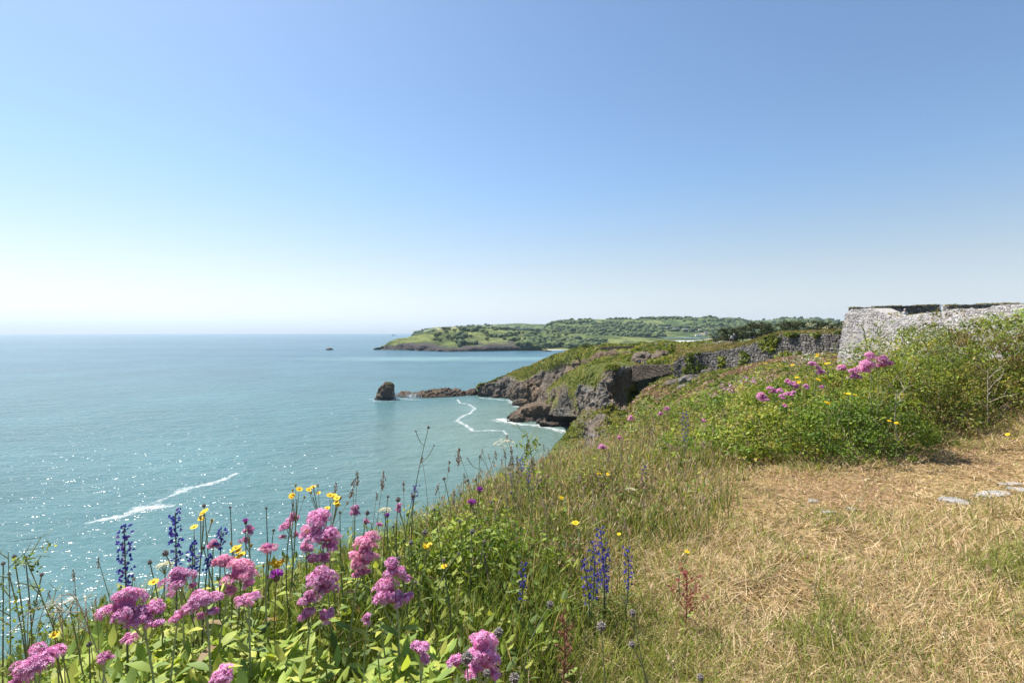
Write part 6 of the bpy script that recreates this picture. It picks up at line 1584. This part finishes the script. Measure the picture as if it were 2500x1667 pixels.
for i, (px, py, w, d_) in enumerate([(498, 1234, 10, 2.0), (562, 1238, 7, 2.1), (497, 1337, 9, 1.85), (35, 1358, 11, 1.5), (62, 1361, 10, 1.5), (8, 1375, 10, 1.45), (102, 1402, 10, 1.45), (1003, 1324, 13, 2.2), (972, 1219, 14, 2.45), (897, 1252, 12, 2.35), (1084, 1168, 9, 3.0), (1153, 1297, 14, 2.45), (1182, 1322, 10, 2.45), (975, 1362, 10, 2.1), (1083, 1367, 10, 2.1), (1008, 1210, 12, 2.5), (1300, 1191, 11, 3.5), (1313, 1190, 10, 3.5), (1248, 1202, 9, 3.4), (1142, 1172, 8, 3.0), (650, 1240, 7, 2.1), (715, 1231, 7, 2.1), (947, 1212, 8, 2.4), (960, 1285, 8, 2.3), (1060, 1243, 8, 2.5), (1123, 1272, 9, 2.5), (830, 1250, 8, 2.2), (668, 1294, 8, 2.0), (1125, 1205, 8, 2.9), (1200, 1225, 8, 3.0), (22, 1400, 8, 1.5), (1015, 1420, 9, 2.0), (1120, 1350, 9, 2.3)]):
    seed_head(px, py, w, d_, SHL, 100 + i, 'scabious seed heads along the cliff edge')

# --- grass plumes
def plume(px, py, L, d_, seed, label, grp, ang=0.0, col=(0.33, 0.23, 0.17), name='grass_plume', cat='grass'):
    rn = np.random.default_rng(6000 + seed)
    tip, g = rootpos(px, py, d_, (rn.normal(0, .07), rn.normal(0, .05)))
    r_ = empty(name, tuple(g), 0, label, cat, grp); end = tip - g; bow = np.array([ang * .06, 0, 0])
    ax = curve_pts(np.zeros(3), end, bow, 10); st = MB(); st.add(*tube_vp(ax, np.linspace(.0016, .0008, 10) * (1 + .15 * d_), 4), (0.26, 0.24, 0.11)); st.obj('stalk', M_stem, r_)
    Lm = L / F * d_; dr = ax[-1] - ax[-2]; dr /= np.linalg.norm(dr); dr = dr + np.array([ang * .5, 0, 0]); dr /= np.linalg.norm(dr)
    n = 34; t_ = rn.uniform(0, 1, n); rad = Lm * .10 * np.sin(np.clip(t_ * .9 + .1, 0, 1) * math.pi) ** .6
    pos = end + dr * ((t_ - .8) * Lm)[:, None] + rn.normal(size=(n, 3)) * rad[:, None] * .7
    B = rot_basis(n, rn, np.broadcast_to(dr, (n, 3)) + rn.normal(size=(n, 3)) * .35)
    V, P = scatter(np.array([(-.22, 0, 0), (0, -.22, 0), (.22, 0, 0), (0, .22, 0), (0, 0, 1), (0, 0, -.3)]), [np.array([(0, 1, 4), (1, 2, 4), (2, 3, 4), (3, 0, 4), (1, 0, 5), (2, 1, 5), (3, 2, 5), (0, 3, 5)])], pos, B, Lm * .17 * rn.uniform(.6, 1.2, n))
    link('plume', np_mesh('plume', V, P, M_stem, col=np.repeat(np.array(col) * rn.uniform(.7, 1.3, (n, 1)), 6, 0)), r_)
PL = 'brown grass plume on a thin stalk along the cliff edge'
edge = [(820, 1188, 40, 2.3), (862, 1180, 40, 2.3), (873, 1158, 30, 2.4), (937, 1160, 36, 2.5), (1120, 1105, 38, 3.0), (1097, 1130, 24, 3.0), (1210, 1105, 20, 3.2), (1232, 1105, 18, 3.2), (1248, 1095, 30, 3.2), (1252, 1122, 24, 3.2), (1289, 1085, 28, 3.3), (1298, 1130, 20, 3.3), (1262, 1118, 22, 3.2), (1070, 1186, 24, 2.8), (1108, 1205, 30, 2.8), (180, 1395, 24, 1.6), (240, 1367, 22, 1.7), (325, 1405, 18, 1.6), (70, 1470, 20, 1.4), (120, 1445, 18, 1.45), (98, 1520, 22, 1.35), (210, 1490, 18, 1.4), (234, 1462, 16, 1.45), (1030, 1120, 20, 2.8), (985, 1180, 22, 2.6), (920, 1205, 18, 2.5), (1133, 1160, 22, 3.0)]
for i, (px, py, L, d_) in enumerate(edge): plume(px, py, L * 1.15, d_, i, PL, 'brown grass plumes along the cliff edge', rv.uniform(-1, 1))
PM = 'pale brown grass plume in the straw meadow between cliff edge and path'
k = 0
while k < 95:
    px, d_ = rv.uniform(1150, 1760), math.exp(rv.uniform(math.log(2.6), math.log(7.0)))
    x_, y_ = (px - 1250) / F * d_, d_
    if x_ > xb(np.array([y_]))[0] + .2 or gz1(x_, y_) < EL - 1.75: continue
    z_ = gz1(x_, y_) + rv.uniform(.28, .55); py = HY - F * (z_ - EL) / d_
    plume(px, py, F / d_ * rv.uniform(.05, .08), d_, 200 + k, PM, 'grass plumes in the straw meadow', rv.uniform(-1, 1), tuple(np.array([(0.40, 0.29, 0.20), (0.46, 0.36, 0.23), (0.34, 0.24, 0.17)][k % 3]))); k += 1
PD = 'bleached curved grass ear in the dry grass beside the path'
for k in range(48):
    px, d_ = rv.uniform(1500, 2480), math.exp(rv.uniform(math.log(2.0), math.log(4.2)))
    x_, y_ = (px - 1250) / F * d_, d_; z_ = gz1(x_, y_) + rv.uniform(.10, .26); py = HY - F * (z_ - EL) / d_
    plume(px, py, F / d_ * rv.uniform(.04, .07), d_, 400 + k, PD, 'bleached grass ears beside the path', rv.uniform(-1.4, 1.4), (0.55, 0.42, 0.25))

# --- cream umbels, purple knapweed, red dock, twigs, tall weeds
def umbel(px, py, w, d_, label, seed, col=(0.62, 0.58, 0.40), flat=.25, n=70):
    rn = np.random.default_rng(7000 + seed); tip, g = rootpos(px, py, d_, (rn.normal(0, .04), 0)); r_ = empty('cream_umbel', tuple(g), 0, label, 'flower')
    end = tip - g; ax = curve_pts(np.zeros(3), end - [0, 0, .03], (rn.normal(0, .02), 0, 0), 7); st = MB(); st.add(*tube_vp(ax, np.linspace(.003, .0018, 7), 5), (0.20, 0.22, 0.10))
    R0 = w / F * d_ / 2; a = rn.uniform(0, 6.28, n); rr_ = np.sqrt(rn.uniform(0, 1, n)) * R0
    c = end + np.c_[np.cos(a) * rr_, np.sin(a) * rr_, flat * R0 * (1 - (rr_ / R0) ** 2) + rn.normal(size=n) * R0 * .05]
    for q in c[::5]: st.add(*tube_vp([ax[-1], q], .0008, 4), (0.24, 0.25, 0.12))
    st.obj('stem', M_stem, r_)
    V, P = scatter(FLO_V, FLO_P, c, rot_basis(n, rn, np.broadcast_to([0, -.2, 1.], (n, 3)) + rn.normal(size=(n, 3)) * .3), np.full(n, max(R0 * .17, .004)))
    link('flower_head', np_mesh('flower_head', V, P, M_petal, col=np.repeat(np.array(col) * rn.uniform(.8, 1.2, (n, 1)), 16, 0)), r_)
umbel(940, 1245, 30, 2.4, 'flat cream umbel behind the narrow pink spire', 1); umbel(403, 1380, 38, 1.65, 'flat cream umbel beside the pink dome over the sea', 2); umbel(1232, 1088, 58, 3.2, 'airy cream umbel against the cove water at the cliff rim', 3, (0.46, 0.44, 0.34), .5, 28)
umbel(1700, 1008, 12, 6.8, 'small yellowish umbel before the hollow behind the blue spike', 4, (0.5, 0.5, 0.12)); umbel(1538, 1195, 26, 4.2, 'soft cream flower head in the straw meadow', 5); umbel(130, 1492, 40, 1.4, 'ragged cream umbel among twigs at the cliff edge', 6, (0.6, 0.56, 0.46), .4, 50); umbel(172, 1465, 30, 1.45, 'thin white umbel leaning over the sea', 7, (0.66, 0.65, 0.6), .4, 40)
umbel(2010, 911, 16, 5.9, 'pale cream umbel touching the leaning pink sprig', 8, (0.6, 0.52, 0.25))
# white flower spray on the slope before the retaining wall
n = 150; q = np.c_[rv.normal(1965, 26, n), rv.normal(876, 13, n)]; c = np.array([W(a + (b - 876) * -1.2, b, 7.6 + rv.normal() * .25) for a, b in q])
g = np.array([*c.mean(0)[:2], 0]); g[2] = gz1(g[0], g[1]); r_ = empty('white_flower_spray', tuple(g), 0, 'loose spray of small white flowers before the dark retaining wall', 'flower')
V, P = scatter(FLO_V, FLO_P, c - g, rot_basis(n, rv, np.broadcast_to([0, -.5, 1.], (n, 3)) + rv.normal(size=(n, 3)) * .4), rv.uniform(.008, .016, n)); link('blossom', np_mesh('blossom', V, P, M_petal, col=np.broadcast_to((0.75, 0.74, 0.66), (len(V), 3))), r_)
mb = MB()
for k in range(0, n, 4):
    b = c[k] - g; mb.add(*tube_vp(curve_pts(np.array([b[0] * .5, b[1] * .5, gz1(g[0] + b[0] * .5, g[1] + b[1] * .5) - g[2] - .02]), b, (.03, 0, 0), 4), .0025, 4), (0.2, 0.22, 0.10))
mb.obj('stems', M_stem, r_)
def knapweed(px, py, w, d_, label, seed):
    rn = np.random.default_rng(8000 + seed); tip, g = rootpos(px, py, d_, (rn.normal(0, .04), 0)); r_ = empty('purple_knapweed', tuple(g), 0, label, 'flower'); end = tip - g
    st = MB(); ax = curve_pts(np.zeros(3), end, (rn.normal(0, .02), 0, 0), 7); st.add(*tube_vp(ax, np.linspace(.003, .0018, 7), 5), (0.17, 0.19, 0.09)); R0 = w / F * d_ / 2
    V, P = ICO[2]; st.add(V * R0 * np.array([.5, .5, .55]) + end - [0, 0, R0 * .3], P, (0.16, 0.11, 0.07)); st.obj('stem', M_stem, r_)
    n = 60; u = rn.normal(size=(n, 3)); u[:, 2] = np.abs(u[:, 2]) * .8 + .25; u /= np.linalg.norm(u, axis=1, keepdims=True); s = np.cross(u, rn.normal(size=(n, 3))); s /= np.linalg.norm(s, axis=1, keepdims=True)
    V = np.stack([end + u * R0 * .2 - s * R0 * .05, end + u * R0 - s * R0 * .12, end + u * R0 * 1.1 + s * R0 * .12, end + u * R0 * .2 + s * R0 * .05], 1).reshape(-1, 3)
    link('petals', np_mesh('petals', V, np.arange(4 * n).reshape(-1, 4), M_petal, col=np.repeat(np.array((0.34, 0.06, 0.42)) * rn.uniform(.7, 1.4, (n, 1)), 4, 0)), r_)
for i, a in enumerate([(1152, 1228, 22, 2.9, 'bright purple knapweed among stems at the cliff edge'), (1171, 1196, 16, 2.9, 'magenta knapweed on its brown bud above the bright purple one'), (675, 1406, 34, 1.75, 'dark purple knapweed left of the big pink dome'), (946, 1258, 12, 2.35, 'small violet knapweed under the cream umbel'), (600, 1273, 16, 2.0, 'dull purple knapweed bud over the small pink head with dark buds')]): knapweed(*a, i)
def dock(px, y0, y1, d_, label, seed, col=((0.24, 0.06, 0.07), (0.34, 0.10, 0.10), (0.30, 0.12, 0.07)), wid=1.0):
    rn = np.random.default_rng(9000 + seed); tip, g = rootpos(px, y0, d_); r_ = empty('red_dock', tuple(g), 0, label, 'plant'); H = tip[2] - g[2]; st = MB(); fr = MB()
    ax = curve_pts(np.zeros(3), np.array([.01, 0, H]), (.012, 0, 0), 8); st.add(*tube_vp(ax, np.linspace(.004, .0015, 8), 5), (0.20, 0.06, 0.06))
    for k in range(11):
        t_ = .35 + .6 * k / 11; b = np.array([np.interp(t_, np.linspace(0, 1, 8), ax[:, q]) for q in range(3)]); a = k * 2.3; l = (.10 - .07 * t_) * wid + .02; e = b + np.array([math.cos(a) * l, math.sin(a) * l, l * .9])
        st.add(*tube_vp([b, e], [.0018, .001], 4), (0.22, 0.07, 0.06)); n = 22; t2 = rn.uniform(.1, 1, n); pos = b + (e - b) * t2[:, None] + rn.normal(size=(n, 3)) * .006
        V, P = scatter(QUAD[0], QUAD[1], pos, rot_basis(n, rn), rn.uniform(.009, .018, n)); fr.add(V, P, np.repeat(np.array(col)[rn.integers(0, 3, n)] * rn.uniform(.8, 1.3, (n, 1)), 4, 0))
    st.obj('stem', M_stem, r_); fr.obj('seeds', M_leaf, r_)
    for k in range(6): put_leaf(r_, LEAF_DRY if k % 2 else LEAVES[0], tuple(ax[1 + k // 3]), k * 1.3, .6, rn.uniform(.05, .08))
dock(1668, 1390, 1500, 2.35, 'dark red dock plant standing in the dry grass right of the blue clump', 1); dock(1368, 1492, 1560, 1.95, 'thin reddish dock stalk at the edge of the green grass', 2, col=((0.20, 0.09, 0.07), (0.26, 0.13, 0.09), (0.22, 0.12, 0.06)), wid=.25)
def twig(px, y0, y1, d_, label, seed, col=(0.40, 0.34, 0.28), spread=1.0, n=7, up=True, cat='twig', name='dead_twig'):
    rn = np.random.default_rng(9500 + seed); tip, g = rootpos(px, y0, d_, (rn.normal(0, .05), rn.normal(0, .03))); r_ = empty(name, tuple(g), 0, label, cat); end = tip - g; mb = MB()
    ax = curve_pts(np.zeros(3), end, (rn.normal(0, .05), 0, 0), 9); mb.add(*tube_vp(ax, np.linspace(.006, .002, 9) * (d_ / 5 + .2), 5), col)
    lo = W(px, y1, d_)[2] - g[2]
    for k in range(n):
        z = lerp(lo, end[2], (k + .6) / (n + .4)); b = np.array([np.interp(z, ax[:, 2], ax[:, q]) for q in range(3)]); s = 1 if k % 2 else -1; l = rn.uniform(.05, .3) * spread; z += rn.normal(0, .04); s = s if rn.uniform() < .7 else -s
        e = b + np.array([s * l * .8, rn.normal(0, .08), l * .55]); m = (b + e) / 2 + [0, 0, .02]; mb.add(*tube_vp([b, m, e], np.array([.003, .0025, .0012]) * (d_ / 5 + .2), 4), col)
        e2 = m + np.array([s * l * .2, rn.normal(0, .05), l * .4]); mb.add(*tube_vp([m, e2], np.array([.002, .001]) * (d_ / 5 + .2), 4), col)
    mb.obj('branches', M_bark, r_); return r_, ax, end, g, rn
twig(2412, 900, 1005, 6.2, 'bleached branching dead twig standing in the hedge above the path', 1); twig(2192, 950, 1010, 5.5, 'grey dead twig poking out of the green hedge', 2, (0.34, 0.30, 0.26), .8, 5); twig(2478, 1010, 1090, 6.4, 'brown dead stem at the turn of the path', 3, (0.25, 0.19, 0.13), .7, 5); twig(178, 1440, 1560, 1.4, 'bleached branched dead stem at the cliff edge beside the pink dome', 4, (0.42, 0.36, 0.25), .35, 8); twig(150, 1460, 1560, 1.42, 'crooked dry stem tangled with another at the cliff edge', 5, (0.38, 0.33, 0.24), .3, 8)
def tall_weed(px, y0, y1, d_, label, seed, lean):
    r_, ax, end, g, rn = twig(px, y0, y1, d_, label, seed, (0.22, 0.25, 0.10), .55 if d_ > 3 else .22, 9, True, 'weed', 'tall_weed')
    mb = MB()
    for k in range(26):
        t_ = rn.uniform(.45, 1.0); b = np.array([np.interp(t_, np.linspace(0, 1, 9), ax[:, q]) for q in range(3)]) + rn.normal(size=3) * ([.10 * (1.2 - t_) + .02, .05, .05] if d_ > 3 else [.022, .02, .02]); n = 9
        V, P = scatter(QUAD[0], QUAD[1], b + rn.normal(size=(n, 3)) * (.016 if d_ > 3 else .008), rot_basis(n, rn), rn.uniform(.014, .03, n) * (1 if d_ > 3 else .55)); mb.add(V, P, np.repeat(pal(GREEN * 1.2, n, rn), 4, 0))
    tag(mb.obj('foliage', M_leaf, r_), kind='stuff')
for i, (px, y0, y1, d_, lb) in enumerate([(2108, 800, 870, 5.6, 'tall branching green weed rising before the bastion corner'), (2150, 795, 880, 5.6, 'tall green weed with knobbly tips before the bastion face'), (2208, 800, 880, 5.9, 'tall green weed under the dip of the bastion wall'), (2252, 790, 870, 6.2, 'tall arching weed before the pale bastion stones'), (2290, 792, 880, 6.3, 'thin forked weed beside the brown-topped bush'), (2315, 800, 880, 6.5, 'short forked weed leaning into the brown-topped bush'), (1560, 985, 1030, 6.4, 'thin pale weed stem against the grey buttress'), (20, 1345, 1560, 1.35, 'leafy stalk clump leaning over the sea at the cliff edge'), (58, 1350, 1560, 1.32, 'thin leafy stalk right of the clump leaning over the sea'), (1287, 1062, 1130, 3.3, 'tall thin stem reaching up against the rock shelf')]): tall_weed(px, y0, y1, d_, lb, 30 + i, 0)

# --- flat stones in the path
M_slab = mat_attr('path_stone', 0.9, 0, 0.2, 0.35, 0.01, 18)
def slab(px, py, w, h, label, seed, th=.022):
    d_ = 1.38 * F / (py - HY); rn = np.random.default_rng(9900 + seed); x_, y_ = (px - 1250) / F * d_, d_; z_ = gz1(x_, y_)
    n = 11; a = np.sort(rn.uniform(0, 6.28, n)); rx, ry = w / F * d_ / 2, h / F * d_ / 2 * d_ / 1.38
    ring = np.c_[np.cos(a) * rx, np.sin(a) * ry] * rn.uniform(.75, 1.1, (n, 1))
    zs = np.array([gz1(x_ + p_[0], y_ + p_[1]) - z_ for p_ in ring])
    V = np.r_[np.c_[ring * 1.05, zs - .04], np.c_[ring, zs + th * rn.uniform(.3, .7, n)], np.c_[ring * .8, zs + th * rn.uniform(.5, .9, n)], [[0, 0, th * .8]]]
    i_ = np.arange(n); j_ = (i_ + 1) % n
    P = [np.concatenate([np.stack([i_, j_, j_ + n, i_ + n], 1), np.stack([i_ + n, j_ + n, j_ + 2 * n, i_ + 2 * n], 1)]), np.stack([i_ + 2 * n, j_ + 2 * n, np.full(n, 3 * n)], 1)]
    tag(link('path_stone', np_mesh('path_stone', V, P, M_slab, col=np.broadcast_to(np.array((0.27, 0.255, 0.245)) * rn.uniform(.85, 1.1), (len(V), 3))), loc=(x_, y_, z_)), label, 'stone')
for i, a in enumerate([(2330, 1228, 55, 26, 'cracked grey slab at the near end of the stone outcrop in the path'), (2420, 1218, 90, 17, 'long flat grey slab bedded in the path'), (2490, 1212, 60, 16, 'grey slab beside the long flat one in the path'), (2470, 1198, 70, 9, 'narrow grey slab along the hedge side of the path'), (2075, 1246, 30, 7, 'small tilted dark stone alone in the middle of the path'), (2020, 1254, 34, 8, 'flat grey stone next to the tilted dark one'), (1842, 1397, 32, 10, 'small pale stone lying in the dry grass'), (2150, 1405, 26, 10, 'pale half-buried stone in the green tufts'), (1985, 1226, 22, 9, 'small whitish stone near the hedge on the path')]): slab(*a, i)
# ================================================================== haze
t = NT('haze_air')
vol = t.n('VolumePrincipled', **{'Color': (0.66, 0.81, 1.0), 'Density': 0.00003, 'Anisotropy': 0.0})
t.t.links.new(vol.outputs[0], t.out.inputs['Volume'])
V, P = box_vp(-12600, 12600, -12600, 12600, -1.0, 260)
tag(link('haze', np_mesh('haze', V, P, t.m)), 'thin bluish summer haze over sea and far hills', 'haze', kind='stuff')
